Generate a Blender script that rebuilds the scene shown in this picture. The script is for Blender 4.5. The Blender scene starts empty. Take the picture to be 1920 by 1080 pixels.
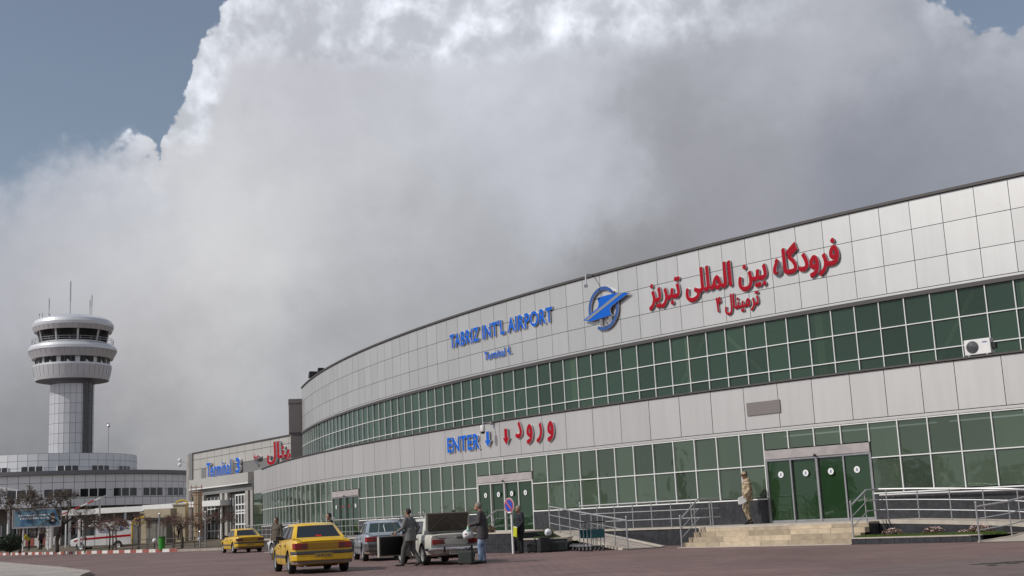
import bpy, bmesh, math, random
from math import sin, cos, pi, radians, sqrt, atan2, hypot
from mathutils import Vector, Matrix, noise
S = bpy.context.scene
COL = S.collection
# ------------------------------------------------------------------ camera
PITCH, ROLL, FPX, EYE = .1840, -.0468, 2320.3, 1.2485
cam = bpy.data.cameras.new('camera'); camo = bpy.data.objects.new('camera', cam); COL.objects.link(camo)
U = Vector((1, 0, 0)); W = Vector((0, -sin(PITCH), cos(PITCH))); F = Vector((0, cos(PITCH), sin(PITCH)))
cx_ = U*cos(ROLL) + W*sin(ROLL); cy_ = U*(-sin(ROLL)) + W*cos(ROLL)
camo.matrix_world = Matrix(((cx_.x, cy_.x, -F.x, 0), (cx_.y, cy_.y, -F.y, 0), (cx_.z, cy_.z, -F.z, EYE), (0, 0, 0, 1)))
cam.sensor_width = 36; cam.lens = FPX/1920*36; cam.clip_start = .1; cam.clip_end = 8000
S.camera = camo
# ------------------------------------------------------------------ light
SUN_EL = radians(40); SUN_S = Vector((-cos(SUN_EL)*.921, -cos(SUN_EL)*.39, sin(SUN_EL)))
sl = bpy.data.lights.new('sun', 'SUN'); sl.energy = 3.0; sl.angle = radians(.6); sl.color = (1, .965, .91)
so = bpy.data.objects.new('sun', sl); COL.objects.link(so); so.location = (-60, 0, 60)
so.rotation_euler = (-SUN_S).to_track_quat('-Z', 'Y').to_euler()
S.view_settings.view_transform = 'Standard'; S.view_settings.look = 'None'
S.view_settings.exposure = 0; S.view_settings.gamma = 1
S.cycles.max_bounces = 8; S.cycles.transparent_max_bounces = 12
S.cycles.use_denoising = True
S.cycles.caustics_reflective = False; S.cycles.caustics_refractive = False

def s2l(c):
    return tuple(((x/255)/12.92 if x/255 < .04045 else (((x/255)+.055)/1.055)**2.4) for x in c)

class NT:
    """small helper for building node trees"""
    def __init__(s, nt): s.nt = nt; s.N = nt.nodes; s.L = nt.links
    def new(s, t, **k):
        n = s.N.new(t)
        for a, b in k.items(): setattr(n, a, b)
        return n
    def put(s, sock, v):
        if isinstance(v, bpy.types.NodeSocket): s.L.new(v, sock)
        elif v is not None: sock.default_value = v
    def m(s, op, a, b=None, c=None, clamp=False):
        n = s.new('ShaderNodeMath', operation=op, use_clamp=clamp)
        s.put(n.inputs[0], a); s.put(n.inputs[1], b); s.put(n.inputs[2], c); return n.outputs[0]
    def v(s, op, a, b=None, scale=None):
        n = s.new('ShaderNodeVectorMath', operation=op)
        s.put(n.inputs[0], a); s.put(n.inputs[1], b)
        if scale is not None: s.put(n.inputs['Scale'], scale)
        return n.outputs['Value'] if op in ('DISTANCE', 'LENGTH', 'DOT_PRODUCT') else n.outputs[0]
    def comb(s, x, y, z=0.):
        n = s.new('ShaderNodeCombineXYZ'); s.put(n.inputs[0], x); s.put(n.inputs[1], y); s.put(n.inputs[2], z); return n.outputs[0]
    def noise(s, vec, scale, detail=4, rough=.5, color=False):
        n = s.new('ShaderNodeTexNoise'); s.put(n.inputs['Vector'], vec); n.inputs['Scale'].default_value = scale
        n.inputs['Detail'].default_value = detail; n.inputs['Roughness'].default_value = rough
        return n.outputs['Color' if color else 'Fac']
    def smooth(s, x, a, b):
        n = s.new('ShaderNodeMapRange', interpolation_type='SMOOTHSTEP')
        s.put(n.inputs[0], x); n.inputs[1].default_value = a; n.inputs[2].default_value = b; return n.outputs[0]
    def mix(s, f, a, b, blend='MIX'):
        n = s.new('ShaderNodeMix', data_type='RGBA', blend_type=blend)
        s.put(n.inputs[0], f); s.put(n.inputs[6], a); s.put(n.inputs[7], b); return n.outputs[2]

def make_world():
    w = bpy.data.worlds.new("World"); S.world = w; w.use_nodes = True
    t = NT(w.node_tree); bg = t.N['Background']
    sky = t.new('ShaderNodeTexSky', sky_type='NISHITA', sun_disc=False); sky.sun_elevation = SUN_EL
    sky.sun_rotation = radians(-113); sky.air_density = 1.2; sky.dust_density = 2.5; sky.altitude = 1300
    tc = t.new('ShaderNodeTexCoord'); d = tc.outputs['Generated']
    sx = t.new('ShaderNodeSeparateXYZ'); t.put(sx.inputs[0], d); X, Y, Z = sx.outputs
    u = t.m('ARCTAN2', X, Y); hor = t.m('SQRT', t.m('ADD', t.m('MULTIPLY', X, X), t.m('MULTIPLY', Y, Y)))
    v = t.m('ARCTAN2', Z, hor)
    nA = t.noise(d, 9, 9, .6, True)          # large billows
    w3 = t.new('ShaderNodeSeparateColor'); t.put(w3.inputs[0], nA); wx = t.m('SUBTRACT', w3.outputs[0], .5); wy = t.m('SUBTRACT', w3.outputs[1], .5)
    nB = t.new('ShaderNodeTexVoronoi', feature='SMOOTH_F1'); t.put(nB.inputs['Vector'], t.v('ADD', d, t.v('SCALE', nA, scale=.05)))
    nB.inputs['Scale'].default_value = 26; nB.inputs['Smoothness'].default_value = .7
    try: nB.inputs['Detail'].default_value = 3; nB.inputs['Roughness'].default_value = .6
    except Exception: pass
    puff = t.m('SUBTRACT', .5, nB.outputs['Distance'])
    uu = t.m('ADD', u, t.m('MULTIPLY', wx, .035)); vv = t.m('ADD', v, t.m('MULTIPLY', wy, .035))
    fc = t.new('ShaderNodeFloatCurve'); cur = fc.mapping.curves[0]
    pts = [(-.45, .264), (-.4016, .277), (-.386, .287), (-.375, .297), (-.363, .303), (-.348, .309), (-.3237, .309), (-.299, .305), (-.2827, .301), (-.2805, .315),
           (-.2745, .332), (-.2628, .353), (-.2599, .367), (-.2556, .380), (-.2406, .394), (-.2275, .409), (-.215, .45), (-.19, .98), (.30, .98), (.338, .43), (.350, .385), (.36, .372), (.3747, .361), (.4058, .356), (.4137, .357), (.42, .365), (.47, .40), (.5, .40)]
    P = [((a+.45)/.95, b) for a, b in pts]
    cur.points[0].location = P[0]; cur.points[1].location = P[-1]
    for q in P[1:-1]: cur.points.new(*q)
    for q in cur.points: q.handle_type = 'VECTOR'
    fc.mapping.update()
    t.put(fc.inputs['Value'], t.m('DIVIDE', t.m('ADD', uu, .45), .95, clamp=True))
    top = fc.outputs[0]
    depth = t.m('ADD', t.m('SUBTRACT', top, vv), t.m('ADD', .013, t.m('MULTIPLY', puff, .03)))
    n0 = t.noise(d, 13, 8, .58); n0b = t.noise(d, 60, 5, .6)
    depth = t.m('ADD', depth, t.m('ADD', t.m('MULTIPLY', t.m('SUBTRACT', n0, .5), .035), t.m('MULTIPLY', t.m('SUBTRACT', n0b, .5), .014)))
    sf = t.smooth(u, -.285, -.34)
    mask = t.m('ADD', t.m('MULTIPLY', t.smooth(depth, -.001, .006), t.m('SUBTRACT', 1, sf)), t.m('MULTIPLY', t.smooth(depth, -.012, .030), sf))
    # softer, thinner lower left flank
    low = t.m('MULTIPLY', t.smooth(u, -.31, -.40), .55)
    mask = t.m('MULTIPLY', mask, t.m('SUBTRACT', 1, t.m('MULTIPLY', low, t.smooth(depth, .07, 0.))))
    # distance to the outer contour measured sideways as well: bright rim
    blobs = [(-.153, .345, .50, (186, 186, 196)), (-.111, .291, .5, (196, 199, 206)), (-.362, .245, .5, (188, 191, 201)), (-.241, .207, .6, (222, 222, 222)),
             (-.30, .16, .6, (196, 195, 198)), (-.39, .17, .6, (168, 168, 174)), (-.41, .22, .6, (172, 175, 184)), (-.069, .204, .4, (178, 180, 185)), (-.02, .16, .4, (162, 164, 168)), (.03, .28, .4, (190, 193, 202)), (.198, .273, .3, (154, 155, 163)), (.323, .259, .3, (138, 142, 153)), (-.282, .103, .3, (158, 158, 161)),
             (.407, .306, .4, (160, 165, 176)), (-.385, .085, .3, (140, 141, 144)), (-.017, .40, .6, (205, 208, 216)), (.25, .36, .4, (178, 181, 190)), (-.39, .0, .3, (122, 124, 128)), (.1, .15, .3, (138, 139, 142)), (.35, .1, .3, (132, 136, 144)), (-.12, .12, .3, (158, 159, 162)), (-.34, .19, .5, (200, 202, 208)), (-.19, .16, .5, (196, 197, 200)), (-.2, .3, .5, (206, 207, 213)), (-.17, .25, .5, (198, 199, 203))]
    P2 = t.comb(t.m('ADD', u, t.m('MULTIPLY', wx, .16)), t.m('ADD', v, t.m('MULTIPLY', wy, .16)))
    num = None; den = None
    for (a, b, _, c) in blobs:
        dd = t.v('DISTANCE', P2, (a, b, 0)); g = t.m('EXPONENT', t.m('MULTIPLY', t.m('MULTIPLY', dd, dd), -1/.066**2)); g = t.m('ADD', g, 1e-4*.2)
        cc = t.v('SCALE', tuple(s2l(c)), scale=g)
        num = cc if num is None else t.v('ADD', num, cc); den = g if den is None else t.m('ADD', den, g)
    base = t.v('SCALE', num, scale=t.m('DIVIDE', 1, den))
    # relief: the same noise sampled a little towards the sun
    n1 = t.noise(t.v('ADD', d, (-.012, 0, .014)), 13, 8, .58)
    rel = t.m('SUBTRACT', n0, n1)
    side = t.smooth(t.m('SUBTRACT', top, t.m('SUBTRACT', vv, -.0)), .075, .0)
    upz = t.m('MULTIPLY', t.smooth(vv, .355, .385), t.smooth(u, -.30, -.22))
    # strip running along the steep flank
    flank = t.m('SUBTRACT', t.m('ADD', u, t.m('MULTIPLY', wx, .05)), t.m('MULTIPLY', t.m('SUBTRACT', v, .33), .33))
    fl = t.m('MULTIPLY', t.smooth(flank, -.232, -.246), t.smooth(vv, .285, .315))
    rim = t.m('MAXIMUM', t.m('MAXIMUM', t.m('MULTIPLY', side, .35), t.m('MULTIPLY', upz, t.smooth(u, .32, .1))), fl)
    pb = t.new('ShaderNodeTexVoronoi', feature='SMOOTH_F1'); t.put(pb.inputs['Vector'], t.v('ADD', t.v('ADD', d, t.v('SCALE', nA, scale=.05)), (-.010, 0, .012))); pb.inputs['Scale'].default_value = 26; pb.inputs['Smoothness'].default_value = .7
    try: pb.inputs['Detail'].default_value = 3; pb.inputs['Roughness'].default_value = .6
    except Exception: pass
    rel = t.m('ADD', rel, t.m('MULTIPLY', t.m('SUBTRACT', pb.outputs['Distance'], nB.outputs['Distance']), t.m('MULTIPLY', .30, t.smooth(v, .17, .34))))
    gain = t.m('ADD', 1, t.m('MULTIPLY', rel, t.m('ADD', .16, t.m('MULTIPLY', rim, 1.7))))
    gain = t.m('ADD', gain, t.m('MULTIPLY', t.m('SUBTRACT', n0, .5), t.m('ADD', .07, t.m('MULTIPLY', rim, .12))))
    gain = t.m('SMOOTH_MAX', gain, t.m('ADD', .76, t.m('ADD', t.m('MULTIPLY', t.m('SUBTRACT', n0, .3), .35), t.m('MULTIPLY', t.m('SUBTRACT', n0b, .5), .10))), .22)
    cl = t.mix(t.m('MULTIPLY', rim, .66), base, tuple(s2l((214, 219, 228)))+(1,))
    cl = t.v('SCALE', cl, scale=gain)
    clear = t.v('MULTIPLY', t.v('ADD', t.v('SCALE', sky.outputs[0], scale=.085), (.055, .055, .055)), (1.05, .98, .92))
    # far cloud for the rest of the dome
    farn = t.m('MULTIPLY', t.smooth(t.noise(d, 2.1, 7, .55), .42, .56), t.smooth(t.m('ABSOLUTE', u), .5, .8))
    allm = t.m('MAXIMUM', mask, farn)
    res = t.mix(allm, clear, cl)
    res = t.v('SCALE', res, scale=t.m('SUBTRACT', 1, t.m('MULTIPLY', t.smooth(t.m('ABSOLUTE', u), .8, 1.9), .08)))
    t.put(bg.inputs[0], t.v('SCALE', res, scale=10.)); bg.inputs[1].default_value = .1
    w.cycles.sampling_method = 'MANUAL'; w.cycles.sample_map_resolution = 512
make_world()

# ------------------------------------------------------------------ materials
def mat(name, col, rough=.6, metal=0., var=0., vscale=3., bump=0., bscale=20., spec=.5, coat=0., attr=0., emit=0., col2=None, streak=None, objspace=True):
    m = bpy.data.materials.new(name); m.use_nodes = True; t = NT(m.node_tree); b = t.N['Principled BSDF']
    c = tuple(col)+(1,) if len(col) == 3 else col
    b.inputs['Roughness'].default_value = rough; b.inputs['Metallic'].default_value = metal
    b.inputs['Specular IOR Level'].default_value = spec; b.inputs['Coat Weight'].default_value = coat
    b.inputs['Coat Roughness'].default_value = .05
    tc = t.new('ShaderNodeTexCoord'); V = tc.outputs['Object']
    out = c
    if var or col2:
        vv = V
        if streak: mp = t.new('ShaderNodeMapping'); t.put(mp.inputs[0], V); mp.inputs['Scale'].default_value = streak; vv = mp.outputs[0]
        n = t.noise(vv, vscale, 6, .6)
        if col2: out = t.mix(t.smooth(n, .38, .62), c, tuple(col2)+(1,))
        else:
            k = t.m('ADD', 1-var/2*1.0, t.m('MULTIPLY', t.smooth(n, .3, .7), var)); out = t.v('SCALE', c[:3], scale=k)
    if attr:
        a = t.new('ShaderNodeAttribute', attribute_name='rnd'); k = t.m('ADD', 1-attr/2, t.m('MULTIPLY', a.outputs['Fac'], attr)); out = t.v('SCALE', out if not isinstance(out, tuple) else out[:3], scale=k)
    t.put(b.inputs['Base Color'], out)
    if bump:
        bn = t.new('ShaderNodeBump'); bn.inputs['Strength'].default_value = bump; bn.inputs['Distance'].default_value = .02
        t.put(bn.inputs['Height'], t.noise(V, bscale, 5, .6)); t.put(b.inputs['Normal'], bn.outputs[0])
    if emit: b.inputs['Emission Color'].default_value = c; b.inputs['Emission Strength'].default_value = emit
    return m

def glass_mat(name, tint, trans, rough=.03, wav=.0, ior=1.75, df_=.45):
    """tinted reflective glazing: part see-through, part mirror"""
    m = bpy.data.materials.new(name); m.use_nodes = True; t = NT(m.node_tree); t.N.remove(t.N['Principled BSDF'])
    o = [n for n in t.N if n.type == 'OUTPUT_MATERIAL'][0]
    a = t.new('ShaderNodeAttribute', attribute_name='rnd'); r = a.outputs['Fac']
    tr = t.new('ShaderNodeBsdfTransparent'); t.put(tr.inputs[0], t.v('SCALE', trans, scale=t.m('ADD', .72, t.m('MULTIPLY', r, .5))))
    df = t.new('ShaderNodeBsdfDiffuse'); t.put(df.inputs[0], t.v('SCALE', tint, scale=t.m('ADD', .7, t.m('MULTIPLY', r, .6))))
    mx = t.new('ShaderNodeMixShader'); mx.inputs[0].default_value = df_; t.L.new(tr.outputs[0], mx.inputs[1]); t.L.new(df.outputs[0], mx.inputs[2])
    gl = t.new('ShaderNodeBsdfAnisotropic') if False else t.new('ShaderNodeBsdfGlossy'); gl.inputs['Roughness'].default_value = rough
    gl.inputs[0].default_value = (.82, .95, .88, 1)
    fr = t.new('ShaderNodeFresnel'); fr.inputs[0].default_value = ior
    m2 = t.new('ShaderNodeMixShader'); t.put(m2.inputs[0], fr.outputs[0]); t.L.new(mx.outputs[0], m2.inputs[1]); t.L.new(gl.outputs[0], m2.inputs[2])
    t.L.new(m2.outputs[0], o.inputs[0])
    if wav:
        tc = t.new('ShaderNodeTexCoord'); bn = t.new('ShaderNodeBump'); bn.inputs['Strength'].default_value = wav; bn.inputs['Distance'].default_value = .05
        t.put(bn.inputs['Height'], t.noise(tc.outputs['Object'], 1.3, 2, .5)); t.put(gl.inputs['Normal'], bn.outputs[0])
    return m

M = {}
M['panel'] = mat('aluminium_panel', (.60, .60, .595), .42, .66, var=.05, vscale=1.1, attr=.09, bump=.05, bscale=1.2, streak=(2.5, 2.5, .22))
M['panel_low'] = mat('aluminium_panel_lower', (.58, .57, .565), .45, .6, var=.06, vscale=1.1, attr=.08, bump=.05, bscale=1.2, streak=(2.5, 2.5, .22))
M['gap'] = mat('joint_dark', (.035, .035, .035), .8)
M['coping'] = mat('coping_and_shadow_dark', (.075, .07, .068), .6, .1)  # darkened so the coping colour also carries its shadow line
M['trim'] = mat('trim_light', (.62, .61, .6), .45, .3)
M['frame'] = mat('white_aluminium_frame', (.76, .77, .76), .4, 0)
M['glass'] = glass_mat('green_glass', (.13, .18, .125), (.60, .70, .60), wav=.16, ior=1.95)
M['glass_up'] = glass_mat('green_glass_upper', (.09, .17, .12), (.62, .80, .66), wav=.16, ior=1.7, df_=.33)
M['doorglass'] = glass_mat('door_glass', (.035, .085, .035), (.30, .50, .27), wav=.05, ior=1.85)
M['plinth'] = mat('dark_granite', (.040, .041, .047), .25, 0, var=.5, vscale=6, bump=.02)
M['plinthgap'] = mat('granite_joint', (.16, .16, .155), .8)
M['coping_stone'] = mat('cream_coping_stone', (.52, .46, .38), .7, var=.2, vscale=5, bump=.2)
M['white'] = mat('white_plain', (.75, .75, .74), .5, var=.1)
M['interior'] = mat('interior_wall', (.36, .37, .33), .8, var=.3, vscale=.35)
M['intfloor'] = mat('interior_floor', (.25, .24, .2), .3, var=.2)
M['beige'] = mat('beige_column', (.80, .72, .48), .7)
M['steel'] = mat('brushed_steel', (.42, .42, .43), .5, .6)
M['steel_d'] = mat('galvanised_steel', (.40, .40, .42), .4, .8, var=.2)
M['blue'] = mat('sign_blue', (.004, .115, .56), .5, spec=.2)
M['ringblue'] = mat('emblem_ring_blue', (.03, .09, .30), .4)
M['red'] = mat('sign_red', (.35, .002, .014), .5, spec=.15)
M['signside'] = mat('sign_return_white', (.78, .78, .8), .35, .2)
M['greypl'] = mat('grey_plate', (.19, .17, .17), .7, streak=(1, 1, 30), var=.3)
M['black'] = mat('black_plastic', (.012, .012, .013), .45)
M['rubber'] = mat('tyre_rubber', (.02, .02, .02), .85, var=.3, vscale=9)
M['dark'] = mat('dark_void', (.01, .01, .01), .9)

# ------------------------------------------------------------------ mesh builder
def rot2(x, y, a): return (x*cos(a)-y*sin(a), x*sin(a)+y*cos(a))
class MB:
    def __init__(s): s.v = []; s.f = []; s.mi = []; s.rv = []; s.cur = 0; s.r = None
    def add(s, vs, fs, rnd=None):
        o = len(s.v); s.v += [tuple(p) for p in vs]
        for f in fs: s.f.append(tuple(i+o for i in f)); s.mi.append(s.cur); s.rv.append(rnd if rnd is not None else .5)
        return s
    def quad(s, a, b, c, d, rnd=None): return s.add([a, b, c, d], [(0, 1, 2, 3)], rnd)
    def box(s, c, size, rz=0, rnd=None, taper=1.):
        hx, hy, hz = size[0]/2, size[1]/2, size[2]/2; vs = []
        for z in (-1, 1):
            k = taper if z > 0 else 1
            for x, y in ((-1, -1), (1, -1), (1, 1), (-1, 1)):
                a, b = rot2(x*hx*k, y*hy*k, rz); vs.append((c[0]+a, c[1]+b, c[2]+z*hz))
        return s.add(vs, [(3, 2, 1, 0), (4, 5, 6, 7), (0, 1, 5, 4), (1, 2, 6, 5), (2, 3, 7, 6), (3, 0, 4, 7)], rnd)
    def hexa(s, lo, hi, rnd=None):
        """eight corners: lower ring, upper ring"""
        n = len(lo); vs = list(lo)+list(hi); fs = [tuple(reversed(range(n))), tuple(range(n, 2*n))]
        for i in range(n): j = (i+1) % n; fs.append((i, j, j+n, i+n))
        return s.add(vs, fs, rnd)
    def prism(s, poly, z0, z1, rnd=None): return s.hexa([(x, y, z0) for x, y in poly], [(x, y, z1) for x, y in poly], rnd)
    def tube(s, path, r, n=8, cap=True, rnd=None):
        path = [Vector(p) for p in path]; rs = r if isinstance(r, (list, tuple)) else [r]*len(path)
        vs = []; up = None; N = len(path)
        for i, p in enumerate(path):
            d = (path[min(i+1, N-1)]-path[max(i-1, 0)])
            if d.length < 1e-9: d = Vector((0, 0, 1))
            d.normalize()
            if up is None: up = d.orthogonal().normalized()
            up = (up-d*up.dot(d)); up = up.normalized() if up.length > 1e-6 else d.orthogonal().normalized()
            sd = d.cross(up)
            for k in range(n):
                a = 2*pi*k/n; vs.append(p+(up*cos(a)+sd*sin(a))*rs[i])
        fs = []
        for i in range(N-1):
            for k in range(n): k2 = (k+1) % n; fs.append((i*n+k, i*n+k2, (i+1)*n+k2, (i+1)*n+k))
        if cap: fs.append(tuple(reversed(range(n)))); fs.append(tuple(range((N-1)*n, N*n)))
        return s.add(vs, fs, rnd)
    def lathe(s, prof, c=(0, 0, 0), n=32, a0=0, a1=2*pi, rnd=None):
        full = abs(a1-a0-2*pi) < 1e-6; m = n if full else n+1; vs = []; fs = []
        for r, z in prof:
            for k in range(m): a = a0+(a1-a0)*k/n; vs.append((c[0]+r*cos(a), c[1]+r*sin(a), c[2]+z))
        for i in range(len(prof)-1):
            for k in range(n): k2 = (k+1) % m; fs.append((i*m+k, i*m+k2, (i+1)*m+k2, (i+1)*m+k))
        return s.add(vs, fs, rnd)
    def ball(s, c, r, n=12, sc=(1, 1, 1), rnd=None):
        h = n//2; vs = []; fs = []
        for i in range(h+1):
            t = pi*i/h
            for k in range(n): a = 2*pi*k/n; vs.append((c[0]+r*sc[0]*sin(t)*cos(a), c[1]+r*sc[1]*sin(t)*sin(a), c[2]+r*sc[2]*cos(t)))
        for i in range(h):
            for k in range(n): k2 = (k+1) % n; fs.append((i*n+k, (i+1)*n+k, (i+1)*n+k2, i*n+k2))
        return s.add(vs, fs, rnd)
    def loft(s, rings, closed=True, caps=True, rnd=None):
        n = len(rings[0]); vs = [p for r in rings for p in r]; fs = []
        for i in range(len(rings)-1):
            for k in range(n if closed else n-1): k2 = (k+1) % n; fs.append((i*n+k, i*n+k2, (i+1)*n+k2, (i+1)*n+k))
        if caps: fs.append(tuple(reversed(range(n)))); fs.append(tuple(range((len(rings)-1)*n, len(rings)*n)))
        return s.add(vs, fs, rnd)
    def build(s, name, mats, parent=None, smooth=False, loc=None, rz=0, bevel=0, fix=True):
        me = bpy.data.meshes.new(name); me.from_pydata(s.v, [], s.f)
        if not isinstance(mats, (list, tuple)): mats = [mats]
        for m in mats: me.materials.append(m)
        if len(mats) > 1: me.polygons.foreach_set('material_index', s.mi)
        a = me.attributes.new('rnd', 'FLOAT', 'FACE'); a.data.foreach_set('value', s.rv)
        if fix:
            bm = bmesh.new(); bm.from_mesh(me); bmesh.ops.remove_doubles(bm, verts=bm.verts, dist=1e-5); bmesh.ops.recalc_face_normals(bm, faces=bm.faces); bm.to_mesh(me); bm.free()
        if smooth: me.shade_smooth(); me.set_sharp_from_angle(angle=radians(38))
        me.update(); o = bpy.data.objects.new(name, me); COL.objects.link(o)
        if parent is not None:
            o.parent = parent
        if loc is not None: o.location = loc
        o.rotation_euler.z = rz
        if bevel:
            b = o.modifiers.new('bevel', 'BEVEL'); b.width = bevel; b.segments = 2; b.limit_method = 'ANGLE'; b.angle_limit = radians(35)
        return o

def tag(o, label=None, cat=None, group=None, kind=None):
    if label: o['label'] = label
    if cat: o['category'] = cat
    if group: o['group'] = group
    if kind: o['kind'] = kind
    return o
def thing(name, label, cat, loc=(0, 0, 0), rz=0, group=None):
    o = bpy.data.objects.new(name, None); COL.objects.link(o); o.location = loc; o.rotation_euler.z = rz; o.empty_display_size = .3
    return tag(o, label, cat, group)
def copy_tree(o, parent=None):
    c = o.copy(); COL.objects.link(c)
    if parent is not None: c.parent = parent
    for ch in list(o.children): copy_tree(ch, c)
    return c
def off(mb, d):
    mb.v = [(x-d[0], y-d[1], z-d[2]) for x, y, z in mb.v]; return mb
def baked(o, smooth=True):
    """apply an object's modifiers into its mesh"""
    dg = bpy.context.evaluated_depsgraph_get(); dg.update(); me = bpy.data.meshes.new_from_object(o.evaluated_get(dg)); old = o.data
    o.modifiers.clear(); o.data = me; bpy.data.meshes.remove(old)
    if smooth: me.shade_smooth()
    return o
# ================================================================== terminal with the curved front
CX, CY, RU, RL = 94.69, 128.8756, 115.8933, 119.4698
PH0, DPH = -.7289, .0089427
def A(k, o=0., z=0., up=False):
    ph = PH0-DPH*k; R = (RU if up else RL)+o
    return (CX+R*sin(ph), CY-R*cos(ph), z)
def nrm(k): ph = PH0-DPH*k; return Vector((sin(ph), -cos(ph), 0))
def tan_(k): ph = PH0-DPH*k; return Vector((cos(ph), sin(ph), 0))   # to the right along the front
def band(mb, k0, k1, z0, z1, o, up=False, step=1., rnd=None, o2=None):
    """curved wall strip"""
    n = max(1, round(abs(k1-k0)/step)); o2 = o if o2 is None else o2
    for i in range(n):
        a = k0+(k1-k0)*i/n; b = k0+(k1-k0)*(i+1)/n
        mb.quad(A(a, o, z0, up), A(b, o, z0, up), A(b, o2, z1, up), A(a, o2, z1, up), rnd)
def slab(mb, k0, k1, oa, ob, z0, z1, up=False, step=1., rnd=None):
    """curved solid between two offsets"""
    n = max(1, math.ceil(abs(k1-k0)/step)); rings = []
    for i in range(n+1):
        k = k0+(k1-k0)*i/n
        rings.append([A(k, oa, z0, up), A(k, ob, z0, up), A(k, ob, z1, up), A(k, oa, z1, up)])
    mb.loft(rings, rnd=rnd)
BO = (10., 48., 0.)
ZF = .65
bld = thing('terminal_building', 'curved two storey airport terminal with pale aluminium panels and green glass bands', 'airport terminal', BO)
def bpart(mb, name, m, parent=None, smooth=False, **k):
    if parent is None: return off(mb, BO).build(name, m, bld, smooth, **k)
    return off(mb, BO).build(name, m, parent, smooth, **k)
rg = random.Random(5)
KEND = 60.; KR = -9.; KU = 64.5
# --- upper fascia: three courses of panels with open joints in front of a dark backing
mb = MB(); band(mb, KU, KR, 8.70, 12.24, -.03, True); fas_back = bpart(mb, 'panel_backing', M['gap'])
mb = MB(); g = .011
def panels(mb, joints, zrows, o, up, gg=.011):
    for i in range(len(joints)-1):
        for (z0, z1) in zrows:
            a, b = joints[i], joints[i+1]; s = 1 if b > a else -1; e = gg/1.068
            c = [rg.uniform(-.0022, .0022) for _ in range(4)]
            nseg = 1; q = rg.random()
            mb.quad(A(a+e*s, o+c[0], z0+gg, up), A(b-e*s, o+c[1], z0+gg, up), A(b-e*s, o+c[2], z1-gg, up), A(a+e*s, o+c[3], z1-gg, up), q)
j = []; k = -.14
while k > KR: k -= 1.187
k += 1.187
while k < KU: j.append(k); k += 1.187
j.append(KU)
panels(mb, j, [(8.86, 9.92), (9.92, 11.10), (11.10, 12.20)], 0, True)
bpart(mb, 'upper_fascia', M['panel'], fix=False)
mb = MB(); slab(mb, KU, KR, -.02, .035, 8.76, 8.84, True); bpart(mb, 'fascia_trim', M['panel'])
mb = MB(); slab(mb, KU, KR, -.8, .075, 12.215, 12.32, True); slab(mb, KU, KR, -.4, .09, 8.60, 8.74, True); bpart(mb, 'roof_coping', M['coping'])  # lower strip: coping whose dark colour doubles as shadow below the fascia
mb = MB()
rg_ = [A(k_, -.5, 12.2, True) for k_ in range(int(KR), int(KU))]
mb.add(rg_+[A(KR, -30, 12.2, True), A(KU, -30, 12.2, True)][::1], [tuple(range(len(rg_)))+(len(rg_)+1, len(rg_))])
bpart(mb, 'roof', M['coping'], fix=False)
# --- lower fascia
mb = MB(); band(mb, KEND, KR, 3.95, 5.70, -.03); bpart(mb, 'panel_backing', M['gap'])
mb = MB(); jl = [-7.9, -6.4, -4.9, -3.4, -1.95, -.48, .97, 2.07, 3.29, 4.51, 5.93, 7.28, 8.69, 10.13, 11.6, 13.09, 14.6, 16.14, 17.74]
k = 19.23
while k < KEND-1.2: jl.append(k); k += 1.47
jl.append(KEND)
panels(mb, jl, [(4.06, 5.66)], 0, False)
bpart(mb, 'lower_fascia', M['panel_low'], fix=False)
mb = MB(); slab(mb, KEND+.02, KR, -.02, .04, 3.95, 4.045); bpart(mb, 'fascia_trim', M['panel_low'])
mb = MB(); slab(mb, KEND, KR, -3.7, .07, 5.68, 5.74); bpart(mb, 'ledge', M['coping'])
# left end facet of the lower storey
PA = Vector(A(KEND, 0)); PB = Vector((-20.4, 95.5, 0)); PC = Vector((-20.5, 116, 0))
mb = MB()
for q0, q1 in ((PA, PB), (PB, PC)):
    mb.quad((q0.x, q0.y, 4.0), (q1.x, q1.y, 4.0), (q1.x, q1.y, 5.74), (q0.x, q0.y, 5.74), .5)
bpart(mb, 'end_wall', M['panel_low'])
mb = MB()
for q0, q1 in ((PA, PB), (PB, PC)):
    mb.quad((q0.x, q0.y, ZF), (q1.x, q1.y, ZF), (q1.x, q1.y, 3.98), (q0.x, q0.y, 3.98), .3)
bpart(mb, 'end_glazing', M['glass'])
# upper left end: grey pylon and end wall
PU = Vector(A(KU, 0, 0, True))
mb = MB(); c = PU+Vector((-.62, .9, 0)); mb.box((c.x, c.y, 8.45), (.95, 1.5, 5.5), .2); mb.box((c.x-.05, c.y, 11.25), (1.15, 1.7, .35), .2); mb.box((c.x-.05, c.y, 9.9), (1.1, 1.66, 2.3), .2)
bpart(mb, 'end_pylon', M['greypl'])
mb = MB(); e1 = PU+Vector((14, 22, 0)); mb.quad((PU.x, PU.y+.9, 5.7), (e1.x, e1.y, 5.7), (e1.x, e1.y, 12.2), (PU.x, PU.y+.9, 12.2)); bpart(mb, 'end_wall', M['panel'])
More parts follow.
